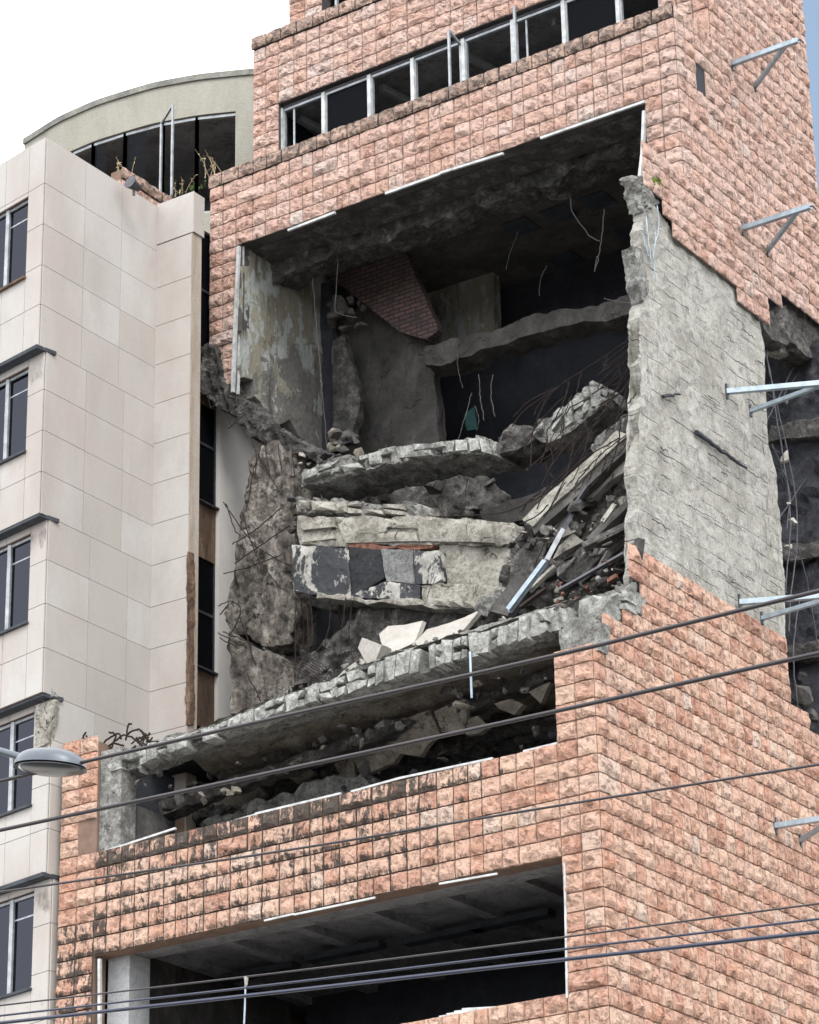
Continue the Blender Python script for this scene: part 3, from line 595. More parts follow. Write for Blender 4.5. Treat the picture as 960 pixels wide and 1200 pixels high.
for k, (px, Y_) in enumerate([([(205, 952), (330, 908), (480, 868), (600, 838), (652, 826), (652, 842), (560, 868), (420, 912), (300, 942), (215, 966)], 2.9), ([(240, 962), (330, 932), (420, 912), (440, 922), (330, 950), (250, 972)], 2.3), ([(470, 886), (560, 862), (650, 846), (650, 858), (560, 882), (480, 898)], 3.2)]):
    obj('collapsed_slab', rough([aY(x, y, Y_) for x, y in px], (0, .5, 0), .10, .14, 2.4, .10, 760+k, .05), M['conc_edge' if k == 1 else 'conc_dark'], B)
g = MB(); g.box((-10.97, .06, 18.1), (-10.45, .5, 20.2)); obj('jamb', g, M['conc_edge'], B)
obj('jamb', rough([aY(x, y, .55) for x, y in [(146, 940), (172, 948), (182, 985), (150, 1000)]]+[], (0, .5, 0), .1, .02, 2, .02, 54), M['greywall'], B)
obj('corner_patch', rough([aY(x, y, .04) for x, y in [(657, 738), (672, 726), (690, 724), (703, 730), (702, 762), (660, 770)]], (0, .3, 0), .07, .04, 3, .03, 55), M['conc_edge'], B)
obj('corner_patch', rough([aX(x, y, -.05) for x, y in [(703, 716), (715, 702), (735, 690), (745, 680), (748, 730), (730, 745), (705, 735)]], (-.3, 0, 0), .07, .05, 3, .04, 56), M['conc_edge'], B)
obj('corner_patch', rough([aX(x, y, -.03) for x, y in [(752, 206), (764, 210), (775, 224), (770, 240), (757, 242)]], (-.4, 0, 0), .06, .08, 3, .04, 57), M['conc_edge'], B)
g = MB()
for k in range(60):
    p = aX(random.uniform(762, 774), random.uniform(209, 218), .02); mbk = chunk(p, random.uniform(.03, .06), k); g.add(mbk.v, mbk.f)
obj('moss', g, M['moss'], B)
g = MB()
for k in range(40):
    p = aY(random.uniform(255, 272), 400, 4.3); 
# window band of the upper storey (each window a part with its frame)
mull = [-11.14, -9.95, -8.68, -7.50, -6.15, -4.85, -3.55, -2.2, -1.16]
g = MB(); g.box((-11.1, 6.12, 37.42), (-1.2, 6.3, 37.48)); obj('window_head', g, M['darksteel'], B)
for i in range(8):
    a, b = mull[i], mull[i+1]; g = MB(); t = .055
    g.box((a+.02, 6.12, 35.32), (a+.02+t, 6.2, 37.40)); g.box((b-.02-t, 6.12, 35.32), (b-.02, 6.2, 37.40)); g.box((a+.02+t, 6.12, 37.34), (b-.02-t, 6.2, 37.40)); g.box((a+.02+t, 6.12, 35.32), (b-.02-t, 6.2, 35.4))
    if i in (0, 5): g.box((a+.3, 6.15, 35.4), (a+.34, 6.18, 37.34))
    wo = obj('window', g, M['frame'], B)
    if i in (1, 6):
        g = MB(); g.box((a+.08, 6.155, 35.4), (b-.08, 6.16, 37.34)); obj('pane', g, M['glass'], wo)
    if i in (3, 5):
        g = MB(); c0 = (b-.06 if i == 3 else a+.1, 6.1, 0); dx, dy = (.10, -.62) if i == 3 else (.30, -.55)
        for z in (35.42, 37.30): g.bar((c0[0], c0[1], z), (c0[0]+dx, c0[1]+dy, z), .05, .05)
        for kx in (0, 1): g.bar((c0[0]+dx*kx, c0[1]+dy*kx, 35.42), (c0[0]+dx*kx, c0[1]+dy*kx, 37.30), .05, .05)
        obj('casement', g, M['frame'], wo)
for i in range(9):
    g = MB(); x = mull[i]; g.box((x-.045, 6.08, 35.3), (x+.045, 6.19, 37.42)); obj('mullion', g, M['white'], B)
g = MB()
for k in range(5): g.bar((-11+k*2.3, 6.6, 37.35), (-10.2+k*2.3, 9.5, 37.1), .12, .16)
g.bar((-11, 7.8, 37.2), (-1.5, 7.8, 37.25), .15, .2); g.box((-11.4, 8.6, 35.1), (-.4, 8.8, 38)); g.box((-11.4, 6.4, 37.6), (-.4, 8.6, 37.7)); obj('ceiling_beam', g, M['lowceil'], B)
for x0, x1 in ((-10.6, -9.6), (-9.5, -8.2)):
    g = MB(); g.box((x0, 7.5, 39.8), (x0+.06, 7.58, 42)); g.box((x1-.06, 7.5, 39.8), (x1, 7.58, 42)); g.box((x0+.06, 7.5, 41.9), (x1-.06, 7.58, 42)); g.box((x0+.06, 7.5, 39.8), (x1-.06, 7.58, 39.88)); obj('window', g, M['frame'], B)
# metal strips round the openings
def strip(pts, wd, name='metal_strip', mat='white', Y=0.0, ht=None):
    mb = MB()
    for a, b in zip(pts[:-1], pts[1:]): mb.bar(aY(a[0], a[1], Y), aY(b[0], b[1], Y), wd, ht or wd)
    return obj(name, mb, M[mat], B)
strip([(280, 289), (276, 380), (273, 460)], .07, Y=4.36); strip([(285, 289), (281, 380), (279, 462)], .05, Y=4.5); strip([(286, 320), (284, 420)], .02, mat='darksteel', Y=4.5)
for a, b in (((338, 270), (393, 249)), ((452, 227), (516, 204)), ((516, 203), (590, 180)), ((634, 162), (756, 119))): strip([a, b], .055, Y=4.33)
strip([(755, 130), (753, 180), (747, 231)], .06, Y=4.3); strip([(757, 150), (752, 235)], .05, Y=4.45, mat='frame')
for a, b in (((114, 1001), (206, 971)), ((243, 972), (300, 955)), ((300, 954), (400, 930)), ((412, 928), (470, 912)), ((470, 912), (578, 889)), ((614, 881), (655, 871))): strip([a, b], .05, 'parapet_rail', Y=.05, ht=.04)
strip([(117, 1124), (117, 1215)], .06, Y=.05); strip([(662, 1004), (665, 1170)], .035, Y=-.03)
for a, b in (((310, 1079), (345, 1071)), ((515, 1036), (583, 1024)), ((345, 1072), (440, 1052))): strip([a, b], .035, Y=-.04)
for k in range(4): strip([(515+k*9, 1192-k*3), (665, 1167+k*3)], .035, Y=.1+.05*k)
# ------------------------------------------------------------------ rebar, each rod a part
def rod(pts, r=.011, mat='rust', name='rebar', sag=0.0, n=7, jit=.03, par=None, coll=None):
    P = []; pts = [Vector(p) for p in pts]
    for i in range(len(pts)-1):
        for k in range(n):
            t = k/n; p0 = pts[max(0, i-1)]; p1 = pts[i]; p2 = pts[i+1]; p3 = pts[min(len(pts)-1, i+2)]
            p = .5*((2*p1)+(p2-p0)*t+(2*p0-5*p1+4*p2-p3)*t*t+(3*p1-p0-3*p2+p3)*t**3)
            P.append(p+Vector([random.uniform(-jit, jit) for _ in range(3)])*.4)
    P.append(pts[-1])
    if coll is not None: coll.tube(P, r, 5); return None
    mb = MB(); mb.tube(P, r, 5); return obj(name, mb, M[mat], par or B)
def rpx(pts, Y, **k): return rod([aY(x, y, Y+(pts[0][2] if False else 0)) for x, y in pts], **k)
for pts in ([(735, 400), (690, 430), (622, 475), (600, 500)], [(748, 410), (705, 445), (707, 455), (745, 425)], [(746, 412), (715, 470), (670, 540), (650, 570), (590, 600), (505, 606)], [(748, 415), (730, 470), (700, 560), (688, 590)], [(750, 400), (735, 450), (690, 490), (640, 530)],
            [(745, 430), (720, 460), (700, 480)], [(750, 470), (735, 490), (722, 520), (700, 545)], [(682, 434), (676, 460)], [(745, 395), (715, 420), (708, 425), (712, 428), (740, 408)], [(748, 440), (736, 470), (732, 464)], [(741, 405), (728, 420), (700, 440)],
            [(738, 415), (720, 440), (694, 462)], [(725, 430), (728, 445), (718, 452)], [(748, 385), (740, 392), (744, 398), (752, 388)], [(640, 515), (648, 535), (645, 555), (650, 560)], [(685, 495), (690, 510), (683, 525)], [(746, 480), (720, 545), (705, 590), (690, 610)], [(742, 500), (712, 560), (700, 600)]):
    rpx(pts, 3.5, r=.013)
for pts in ([(752, 262), (754, 275), (760, 300)], [(757, 250), (760, 280), (764, 310)], [(770, 240), (772, 262), (768, 285)], [(763, 255), (768, 275), (766, 300), (769, 330)]):
    rod([aX(x, y, .02) for x, y in pts], r=.012, mat='steel')
for pts in ([(288, 500), (300, 530), (296, 560), (288, 600)], [(262, 588), (300, 640), (345, 665)], [(265, 590), (275, 620), (282, 628)], [(330, 595), (300, 620), (272, 638)], [(340, 615), (305, 640), (275, 660)], [(330, 650), (290, 665), (262, 672)], [(284, 600), (300, 650), (330, 690)],
            [(256, 710), (270, 705), (282, 715), (270, 745)], [(262, 740), (290, 752)], [(256, 742), (285, 757)], [(258, 748), (280, 760)], [(296, 520), (318, 560), (330, 580)], [(310, 515), (314, 545)], [(326, 520), (330, 550)], [(342, 520), (345, 560)], [(300, 780), (280, 720)], [(290, 790), (310, 830)], [(266, 712), (258, 720), (268, 708)],
            [(220, 402), (250, 418)], [(205, 428), (232, 434)], [(215, 470), (240, 462), (258, 462)], [(244, 462), (247, 478), (254, 470), (248, 460)], [(262, 470), (272, 500)], [(268, 502), (288, 485)], [(310, 505), (302, 540), (298, 562)]):
    rpx(pts, 3.7, r=.012)
for k in range(16):
    x = random.choice((350, 356, 362, 388, 395, 402)) + random.uniform(-4, 4) if k < 9 else random.uniform(395, 415)
    y0 = 700; y1 = random.uniform(745, 800); rpx([(x, y0), (x+random.uniform(-6, 6), (y0+y1)/2), (x+random.uniform(-14, 14), y1)], 3.4+random.uniform(-.3, .4), r=.011)
for k in range(8): rpx([(330+k*4, 775-k), (355+k*4, 790-k*1.0), (375+k*2, 800)], 3.0, r=.009)
for pts in ([(120, 880), (145, 862), (160, 868), (166, 876)], [(147, 868), (150, 850), (154, 848)], [(130, 878), (135, 862), (128, 858)], [(165, 856), (172, 866), (178, 876)], [(150, 860), (162, 855), (172, 862)], [(96, 868), (100, 858)], [(104, 880), (101, 862)], [(120, 885), (130, 872), (145, 874)], [(112, 882), (124, 868), (138, 860), (142, 866)]):
    rpx(pts, .3, r=.02)
for k in range(26):
    x = random.uniform(122, 185); y = 890-(x-122)*.33+random.uniform(-10, 6); rpx([(x, y), (x+random.uniform(-9, 9), y-random.uniform(2, 9)), (x+random.uniform(-12, 14), y+random.uniform(-3, 8))], .1, r=.016) if k < 14 else None
for pts in ([(366, 325), (375, 430), (384, 535)], [(396, 305), (393, 360), (400, 368), (418, 372)], [(668, 232), (672, 250), (690, 275), (703, 283)], [(708, 245), (704, 290), (697, 318), (700, 300)], [(708, 350), (740, 356), (757, 350)]):
    rpx(pts, 5.5, r=.009, mat='wirem', name='hanging_wire')
for k in range(18):
    x = random.uniform(520, 748); y = random.uniform(250, 560); a_ = random.uniform(-18, 18); l_ = random.uniform(15, 55)
    if 340 < y < 400: continue
    rpx([(x, y), (x+a_*.5+random.uniform(-4, 4), y+l_*.5), (x+a_, y+l_)], 6.6 if y < 400 else 5.6, r=random.uniform(.005, .010), mat=random.choice(['wirem', 'darksteel', 'rust']), name='hanging_wire')
for pts in ([(893, 392), (905, 450), (925, 540), (935, 620), (928, 690), (925, 740)], [(897, 400), (912, 500), (926, 600), (920, 700)], [(905, 520), (925, 575), (922, 620)], [(930, 430), (905, 480), (893, 505)], [(945, 420), (915, 470)], [(900, 395), (893, 440), (900, 520)], [(935, 640), (950, 700), (958, 760)], [(918, 640), (958, 660)], [(938, 700), (930, 760), (935, 830)], [(945, 560), (905, 620)]):
    rod([aX(x, y, -.5) for x, y in pts], r=.013, mat='darksteel', name='hanging_wire')
for k, (x, y, s) in enumerate([(921, 536, .16), (929, 611, .13), (927, 639, .13), (925, 590, .08), (921, 470, .06), (940, 815, .35), (950, 838, .22), (942, 790, .1)]):
    o = obj('concrete_chunk', chunk(aX(x, y, -.5), s, 900+k, 1.0), M['greywall' if k > 4 else 'plate'])
    tag(o, ['pale concrete lump strung highest on the bars in the side hole', 'pale lump on the hanging bars below the blue brackets', 'lowest of the pale lumps strung on the hanging bars', 'small lump hanging between two bigger pale lumps in the side hole', 'tiny crumb caught on the bars just behind the middle bracket', 'large dark chunk jutting at the lower edge of the side hole', 'broken chunk at the foot of the side hole on the cladding edge', 'small dark chunk resting above the large one in the side hole'][k], 'rubble')
# ------------------------------------------------------------------ collapsed slabs, each a thing
def slab(px, Y, dep, mat, label, name='broken_slab', cat='slab', res=.09, amp=.05, jag=.04, seed=1, yf=None, freq=2.8):
    o = obj(name, rough([aY(x, y, yf(x, y) if yf else Y) for x, y in px], (0, dep, 0), res, amp, freq, jag, seed, .10 if mat == 'conc_edge' else (.03 if amp > .03 else 0)), M[mat]); tag(o, label, cat); return o
slab([(351, 553), (390, 539), (464, 522), (524, 516), (567, 511), (580, 518), (583, 530), (531, 531), (464, 541), (418, 551), (375, 564), (353, 566)], 3.8, 1.2, 'conc_edge', 'long sagging floor slab with a pale broken edge across the middle of the hole', seed=61, amp=.06)
slab([(580, 514), (603, 501), (623, 500), (632, 512), (606, 526), (584, 533)], 3.9, .8, 'conc_dark', 'dark crumpled joint of rubble between the sagging slab and the rising slab', amp=.10, seed=62)
slab([(623, 503), (660, 474), (697, 448), (711, 456), (714, 470), (688, 483), (669, 505), (645, 515), (626, 514)], 3.8, .8, 'conc_edge', 'snapped slab end tilting steeply up towards the bunch of bent bars', amp=.07, seed=63)
slab([(347, 585), (408, 587), (482, 591), (507, 596), (503, 605), (432, 603), (390, 602), (352, 598)], 3.5, .8, 'conc_edge', 'thin cream slab strip lying just under the long sagging slab', seed=64)
slab([(350, 607), (395, 605), (500, 607), (560, 609), (600, 611), (606, 636), (560, 637), (395, 639), (350, 638)], 3.3, .7, 'cream', 'thick cream beam lying level above the black painted panel', seed=65, amp=.045)
slab([(408, 638), (507, 639), (505, 644), (410, 643)], 3.30, .3, 'redbits', 'thin course of red brick squeezed under the cream beam', cat='brick course', seed=66, amp=.03)
pp_ = empty('painted_panel', aY(430, 702, 3.2)); tag(pp_, 'fallen wall panel with black paint flaking off', 'wall panel')
for k, (px, mt) in enumerate([([(344, 640), (408, 641), (411, 699), (380, 697), (344, 693)], 'blackpaint'), ([(409, 641), (447, 643), (450, 676), (430, 690), (412, 699)], 'blackflat'), ([(448, 643), (484, 645), (486, 684), (452, 682)], 'greypaint'), ([(452, 683), (493, 685), (492, 702), (412, 700), (430, 690)], 'blackpaint'), ([(485, 645), (515, 646), (517, 680), (510, 684), (488, 684)], 'blackpaint')]):
    obj('panel_piece', rough([aY(x, y, 3.2+.02*(k % 2)) for x, y in px], (0, .6, 0), .08, .03, 2.8, .02, 67+k*200), M[mt], pp_)
slab([(514, 640), (597, 638), (607, 658), (590, 686), (514, 684)], 3.4, .5, 'cream', 'plain cream panel right of the black painted one', name='wall_panel', cat='wall panel', seed=68, amp=.03)
slab([(493, 685), (586, 687), (596, 692), (578, 708), (557, 714), (494, 709)], 3.2, .7, 'cream', 'pitted cream lip slab below the plain cream panel', seed=69, amp=.04)
slab([(370, 694), (430, 702), (492, 704), (493, 711), (430, 706), (370, 699)], 3.15, .5, 'cream', 'thin cream strip along the foot of the black painted panel', seed=70, amp=.03)
slab([(445, 742), (454, 735), (496, 728), (486, 753), (450, 769)], 1.9, .12, 'plate', 'flat pale plate leaning on the ledge, left of the pointed one', res=.15, amp=.01, jag=.015, seed=71, yf=lambda x, y: 1.4+(775-y)*.02)
slab([(484, 757), (500, 738), (545, 724), (562, 715), (540, 742), (505, 757)], 1.9, .12, 'plate', 'long pointed pale plate leaning on the ledge', res=.15, amp=.01, jag=.02, seed=72, yf=lambda x, y: 1.2+(775-y)*.02)
slab([(420, 760), (425, 748), (448, 755), (440, 774), (432, 781)], 1.3, .3, 'plate', 'small white block standing on edge on the ledge', res=.12, amp=.02, jag=.01, seed=73)
slab([(388, 800), (405, 785), (422, 772), (430, 784), (408, 796)], 1.2, .15, 'plate', 'smallest pale plate at the left end of the ledge debris', res=.12, amp=.01, jag=.02, seed=74)
slab([(612, 608), (722, 506), (737, 508), (624, 616)], 2.6, .18, 'cream', 'long cream beam leaning diagonally to the right against the side wall', res=.12, amp=.02, jag=.02, seed=75, yf=lambda x, y: 2.9-(y-500)*.004)
slab([(623, 616), (737, 509), (743, 520), (627, 626)], 2.6, .25, 'greywall', 'underside of the long leaning cream beam, its shade coloured grey', res=.12, amp=.02, jag=.01, seed=76, yf=lambda x, y: 2.95-(y-500)*.004)  # side face of the same beam, its shade put into a grey colour
slab([(660, 598), (700, 560), (745, 517), (748, 542), (712, 566), (690, 590)], 3.0, .2, 'plate', 'pale cracked slab behind the long leaning beam', res=.12, amp=.02, jag=.03, seed=77)
slab([(636, 617), (656, 600), (682, 605), (674, 624), (656, 632)], 2.9, .2, 'plate', 'pale square slab piece behind the top of the steel channel', res=.1, amp=.02, jag=.02, seed=78)
slab([(672, 625), (684, 634), (648, 655), (655, 640)], 2.3, .12, 'cream', 'thin triangular board crossing behind the steel channel', res=.1, amp=.01, jag=.01, seed=79)
slab([(572, 716), (600, 678), (608, 674), (618, 684), (594, 722)], 1.9, .25, 'greywall', 'grey slab leaning left of the lower steel channel', res=.1, amp=.02, jag=.02, seed=80)
def edge_of(name_label, top, bot, Y, w0, w1, seed, mat='conc_pale'):
    for o in scene.objects:
        if o.get('label') == name_label: obj('broken_edge', crust(top, bot, lambda x: Y-.03, w0, w1, seed, .07, .25), M[mat], o)
edge_of('long sagging floor slab with a pale broken edge across the middle of the hole', [(353, 553), (390, 539), (464, 522), (524, 516), (567, 511), (582, 518)], [(353, 563), (375, 560), (418, 549), (464, 538), (531, 529), (582, 529)], 3.8, 9, 22, 501)
edge_of('snapped slab end tilting steeply up towards the bunch of bent bars', [(625, 503), (660, 474), (697, 448), (711, 456)], [(625, 512), (669, 500), (690, 478), (711, 468)], 3.8, 8, 16, 502)
edge_of('thin cream slab strip lying just under the long sagging slab', [(349, 585), (408, 587), (482, 591), (505, 596)], [(349, 597), (390, 601), (432, 602), (505, 604)], 3.5, 12, 28, 503, 'cream')
edge_of('thick cream beam lying level above the black painted panel', [(352, 607), (395, 605), (500, 607), (560, 609), (603, 611)], [(352, 636), (395, 637), (560, 635), (603, 634)], 3.3, 22, 60, 504, 'cream')
edge_of('pitted cream lip slab below the plain cream panel', [(495, 700), (557, 705), (578, 701)], [(495, 709), (557, 714), (578, 708)], 3.2, 10, 18, 505, 'cream')
def beam(a, b, wd, Ya, Yb, mat, label, name='fallen_beam', cat='beam', ht=None, roll=.5):
    mb = MB(); p = aY(*a, Ya); q = aY(*b, Yb); mb.bar(p, q, wd, ht or wd, roll=roll)
    o = obj(name, mb, M[mat]); tag(o, label, cat); return o
ch = empty('steel_channel', aY(597, 716, 1.6)); tag(ch, 'bent white steel channel leaning out of the rubble', 'steel channel')
for (a, b, Ya, Yb, mt) in (((679, 588), (660, 622), 2.4, 2.1, 'darksteel'), ((660, 622), (641, 658), 2.1, 1.85, 'frame'), ((640, 659), (597, 716), 1.85, 1.6, 'steel')):
    mb = MB(); p = Vector(aY(*a, Ya)); q = Vector(aY(*b, Yb))
    mb.bar(p, q, .15, .02, roll=.4); d = (q-p).normalized(); s_ = d.cross(Vector((0, 0, 1))).normalized()
    mb.bar(p+s_*.075+Vector((0, -.03, 0)), q+s_*.075+Vector((0, -.03, 0)), .02, .08); mb.bar(p-s_*.075+Vector((0, -.03, 0)), q-s_*.075+Vector((0, -.03, 0)), .02, .08)
    obj('channel_length', mb, M[mt], ch)
beam((747, 584), (692, 636), .17, 2.6, 2.2, 'greywall', 'upper dark timber-like beam running down from the side wall')
beam((740, 615), (684, 642), .14, 2.4, 2.0, 'conc_dark', 'lower dark beam just under the other near the side wall')
beam((745, 641), (655, 692), .06, 2.0, 1.6, 'darksteel', 'thin dark steel pipe lying aslant on the rubble', 'steel_pipe', 'pipe')
beam((688, 571), (668, 600), .06, 2.6, 2.5, 'darksteel', 'short dark steel rod behind the leaning channel', 'steel_pipe', 'pipe')
beam((750, 632), (738, 722), .14, 1.75, 1.75, 'conc_dark', 'upright dark post at the left edge of the side wall', 'broken_post', 'post')
beam((640, 690), (610, 712), .07, 1.7, 1.6, 'rust', 'rusty bar at the foot of the steel channel', 'steel_pipe', 'pipe')
rb_ = random.Random(77)
for k in range(22):
    x = rb_.uniform(625, 735); y = rb_.uniform(560, 690)
    if y < 700-(x-600)*.9: y = 700-(x-600)*.7+rb_.uniform(0, 40)
    y = min(y, 692); L = rb_.uniform(18, 48); a_ = RAD(rb_.uniform(20, 62)); dx_ = math.cos(a_)*L/2; dy_ = math.sin(a_)*L/2; Y_ = rb_.uniform(2.0, 2.9)
    o = beam((min(x+dx_, 746), y-dy_), (x-dx_, y+dy_), rb_.uniform(.05, .14), Y_+.1, Y_-.1, rb_.choice(['greywall', 'conc_dark', 'darksteel', 'rust', 'cream', 'conc_dark']), 'short broken board slanting in the rubble by the side wall', 'broken_board', 'board', rb_.uniform(.03, .08), rb_.uniform(0, 1.5)); o['group'] = 'broken boards in the rubble'
for k in range(46):
    x = rb_.uniform(600, 742); y = rb_.uniform(640, 712)
    if y < 745-(x-590)*.7: continue
    c = Vector(aY(x, y, rb_.uniform(1.5, 2.3))); mb = MB(); d = Vector((rb_.gauss(0, 1), rb_.gauss(0, 1), rb_.gauss(0, .6))).normalized()*rb_.uniform(.04, .11); mb.bar(c-d, c+d, .08, .06, roll=rb_.uniform(0, 3))
    o = obj('brick_fragment', mb, M[rb_.choice(['redbits', 'redbits', 'greywall', 'cream'])]); tag(o, 'broken bit of brick lying in the rubble by the side wall', 'brick', 'brick bits in the rubble')
tang = MB()
for k in range(60):
    x = rb_.uniform(620, 745); y = rb_.uniform(450, 650); a_ = RAD(rb_.uniform(35, 80)); L = rb_.uniform(30, 90)
    rpx([(min(746, x+math.cos(a_)*L*.5), y-math.sin(a_)*L*.5), (min(746, x+rb_.uniform(-8, 8)), y), (min(746, x-math.cos(a_)*L*.5), y+math.sin(a_)*L*.5)], rb_.uniform(2.3, 3.3), r=rb_.uniform(.008, .014), coll=tang)
o = obj('rebar_tangle', tang, M['rust'], B); o['kind'] = 'stuff'
for k, (px, Y_, mt, lb) in enumerate([([(690, 520), (718, 500), (742, 478), (747, 500), (720, 522), (700, 536)], 3.3, 'conc_edge', 'jagged slab stub wedged high against the side wall under the bunch of bars'),
        ([(600, 655), (622, 636), (640, 640), (628, 668), (606, 690)], 2.8, 'conc_dark', 'dark slab lump between the plain cream panel and the steel channel'),
        ([(700, 612), (746, 575), (747, 592), (710, 626)], 2.7, 'conc_edge', 'broken slab lying under the upper dark beam near the side wall'),
        ([(648, 668), (690, 640), (712, 640), (690, 668), (660, 684)], 2.2, 'conc_dark', 'dark flat slab on top of the rubble beside the thin steel pipe'),
        ([(556, 712), (580, 694), (598, 690), (584, 712), (566, 722)], 2.0, 'conc_edge', 'rough slab corner poking up beside the foot of the steel channel')]):
    slab(px, Y_, .35, mt, lb, seed=830+k, amp=.07, jag=.06)
edge_of('dark flat slab on top of the rubble beside the thin steel pipe', [(650, 668), (690, 642), (710, 641)], [(652, 676), (690, 652), (710, 648)], 2.2, 6, 14, 507, 'conc_edge')
# rubble heap and loose chunks
hp = [(556, 724), (590, 690), (606, 640), (640, 600), (690, 560), (746, 480), (748, 600), (747, 700), (690, 712), (640, 722)]
o = obj('rubble_heap', rough([aY(x, y, 3.3) for x, y in hp], (0, .8, 0), .11, .30, 1.7, .1, 91), M['conc_dark']); tag(o, 'dark heap of crushed rubble against the side wall', 'rubble', kind='stuff')
hp = [(345, 800), (350, 770), (420, 735), (480, 715), (560, 712), (580, 728), (500, 755), (420, 790), (390, 806)]
o = obj('rubble_heap', rough([aY(x, y, 3.6) for x, y in hp], (0, .8, 0), .11, .22, 1.9, .1, 92), M['conc_dark']); tag(o, 'dark rubble lying along the back of the ledge behind the pale plates', 'rubble', kind='stuff')
def inpoly(x, y, P):
    c = False; j = len(P)-1
    for i in range(len(P)):
        if (P[i][1] > y) != (P[j][1] > y) and x < (P[j][0]-P[i][0])*(y-P[i][1])/(P[j][1]-P[i][1])+P[i][0]: c = not c
        j = i
    return c
def scatter(poly, n, Y0, Y1, s0, s1, mats, label, group, seed, name='concrete_chunk'):
    rr = random.Random(seed); xs = [p[0] for p in poly]; ys = [p[1] for p in poly]; k = 0; t = 0
    while k < n and t < 9999:
        t += 1; x = rr.uniform(min(xs), max(xs)); y = rr.uniform(min(ys), max(ys))
        if not inpoly(x, y, poly): continue
        o = obj(name, chunk(aY(x, y, rr.uniform(Y0, Y1)), s0+(s1-s0)*rr.random()**2, seed*100+k), M[rr.choice(mats)]); tag(o, label, 'rubble', group); k += 1
scatter([(610, 650), (640, 610), (745, 560), (745, 690), (650, 715), (590, 722)], 75, 2.2, 3.1, .04, .26, ['conc_dark', 'greywall', 'conc_edge', 'cream', 'conc_dark'], 'broken lump in the rubble heap by the side wall', 'loose rubble by the side wall', 101)
scatter([(640, 690), (745, 640), (745, 690), (640, 712)], 30, 1.6, 2.2, .03, .12, ['cream', 'redbits', 'conc_edge', 'greywall'], 'small pale or red crumb on top of the ledge by the side wall', 'crumbs by the side wall', 102)
scatter([(345, 545), (360, 520), (420, 515), (400, 550)], 14, 3.9, 4.3, .07, .2, ['conc_dark', 'cream', 'greywall'], 'lump at the left end of the long sagging slab', 'lumps on the sagging slab end', 103)
scatter([(386, 505), (400, 505), (440, 530), (395, 535)], 8, 4.6, 5.2, .12, .28, ['greywall', 'beige'], 'pale lump against the foot of the grey inner wall', 'lumps by the grey inner wall', 104)
scatter([(330, 520), (352, 520), (350, 700), (335, 700)], 18, 3.7, 4.4, .05, .16, ['conc_dark', 'rust', 'greywall', 'cream'], 'crumb clinging beside the broken left column', 'crumbs by the left column', 105)
scatter([(140, 878), (250, 848), (330, 812), (480, 755), (640, 708), (740, 684), (740, 692), (640, 716), (480, 764), (330, 820), (200, 864)], 28, .3, .7, .04, .11, ['conc_edge', 'conc_dark', 'cream'], 'crumb lying along the lip of the long ledge slab', 'crumbs on the ledge lip', 106)
scatter([(360, 790), (470, 760), (470, 775), (380, 806)], 14, .9, 1.6, .05, .14, ['conc_dark', 'greywall', 'conc_edge'], 'lump under the pale plates on the ledge', 'lumps under the pale plates', 107)
scatter([(380, 545), (560, 540), (600, 560), (600, 606), (500, 600), (380, 585)], 14, 6, 7, .12, .45, ['conc_dark', 'greywall', 'soot'], 'dark lump in the shadows behind the sagging slab', 'dark lumps behind the sagging slab', 108)
scatter([(430, 700), (560, 712), (470, 740), (430, 745)], 16, 3.6, 4.2, .1, .26, ['conc_dark', 'soot', 'greywall'], 'dark lump in the gap under the fallen panels', 'dark lumps under the fallen panels', 109)
scatter([(590, 640), (630, 610), (640, 640), (600, 680)], 14, 2.9, 3.4, .08, .22, ['conc_dark', 'greywall', 'cream'], 'lump between the cream beam and the leaning beam', 'lumps beside the leaning beam', 110)
scatter([(118, 885), (150, 880), (190, 905), (170, 930), (130, 930), (118, 910)], 18, .1, .6, .06, .2, ['conc_dark', 'greywall', 'conc_edge'], 'broken lump at the crushed left end of the ledge', 'lumps at the left end of the ledge', 111)
scatter([(385, 330), (410, 345), (440, 370), (410, 390), (388, 380)], 14, 6.9, 7.5, .12, .35, ['conc_dark', 'greywall'], 'dark lump wedged beneath the leaning brickwork', 'lumps beneath the brickwork', 112)
# plaster fragments hanging under the ledge
frs = [([(262, 933), (300, 918), (310, 930), (303, 943), (267, 953), (233, 943)], 'biggest beige plaster fragment hanging near the left end under the ledge'),
       ([(399, 873), (459, 845), (502, 833), (516, 859), (491, 884), (470, 880), (463, 893), (424, 909), (413, 888)], 'long beige plaster sheet hanging under the middle of the ledge'),
       ([(509, 833), (544, 820), (548, 842), (541, 856), (519, 857)], 'beige plaster square right of the long hanging sheet'),
       ([(581, 824), (601, 817), (613, 827), (604, 836), (587, 831)], 'small beige plaster piece left of the triangular one'),
       ([(617, 810), (643, 801), (636, 826)], 'triangular beige plaster piece near the right end under the ledge'),
       ([(540, 846), (560, 838), (572, 850), (560, 860), (545, 862)], 'beige plaster scrap low under the middle right of the ledge'),
       ([(390, 893), (413, 888), (418, 912), (402, 911)], 'narrow beige plaster scrap below the long hanging sheet'),
       ([(190, 950), (225, 940), (232, 955), (215, 965)], 'dull plaster scrap at the far left above the parapet'),
       ([(330, 905), (352, 893), (368, 905), (350, 918)], 'dull plaster scrap between the biggest fragment and the long sheet')]
for k, (px, lb) in enumerate(frs):
    slab(px, 1.6, .12, 'beige', lb, 'plaster_fragment', 'plaster', .1, .025, .03, 120+k, yf=lambda x, y: 1.2+.012*(y-800) if True else 0)
scatter([(190, 925), (400, 850), (640, 770), (650, 800), (480, 850), (300, 920), (200, 950)], 90, .5, 2.0, .05, .2, ['conc_dark', 'beige', 'greywall', 'conc_dark'], 'broken bit stuck to the underside of the ledge', 'bits under the ledge', 113, 'plaster_fragment')
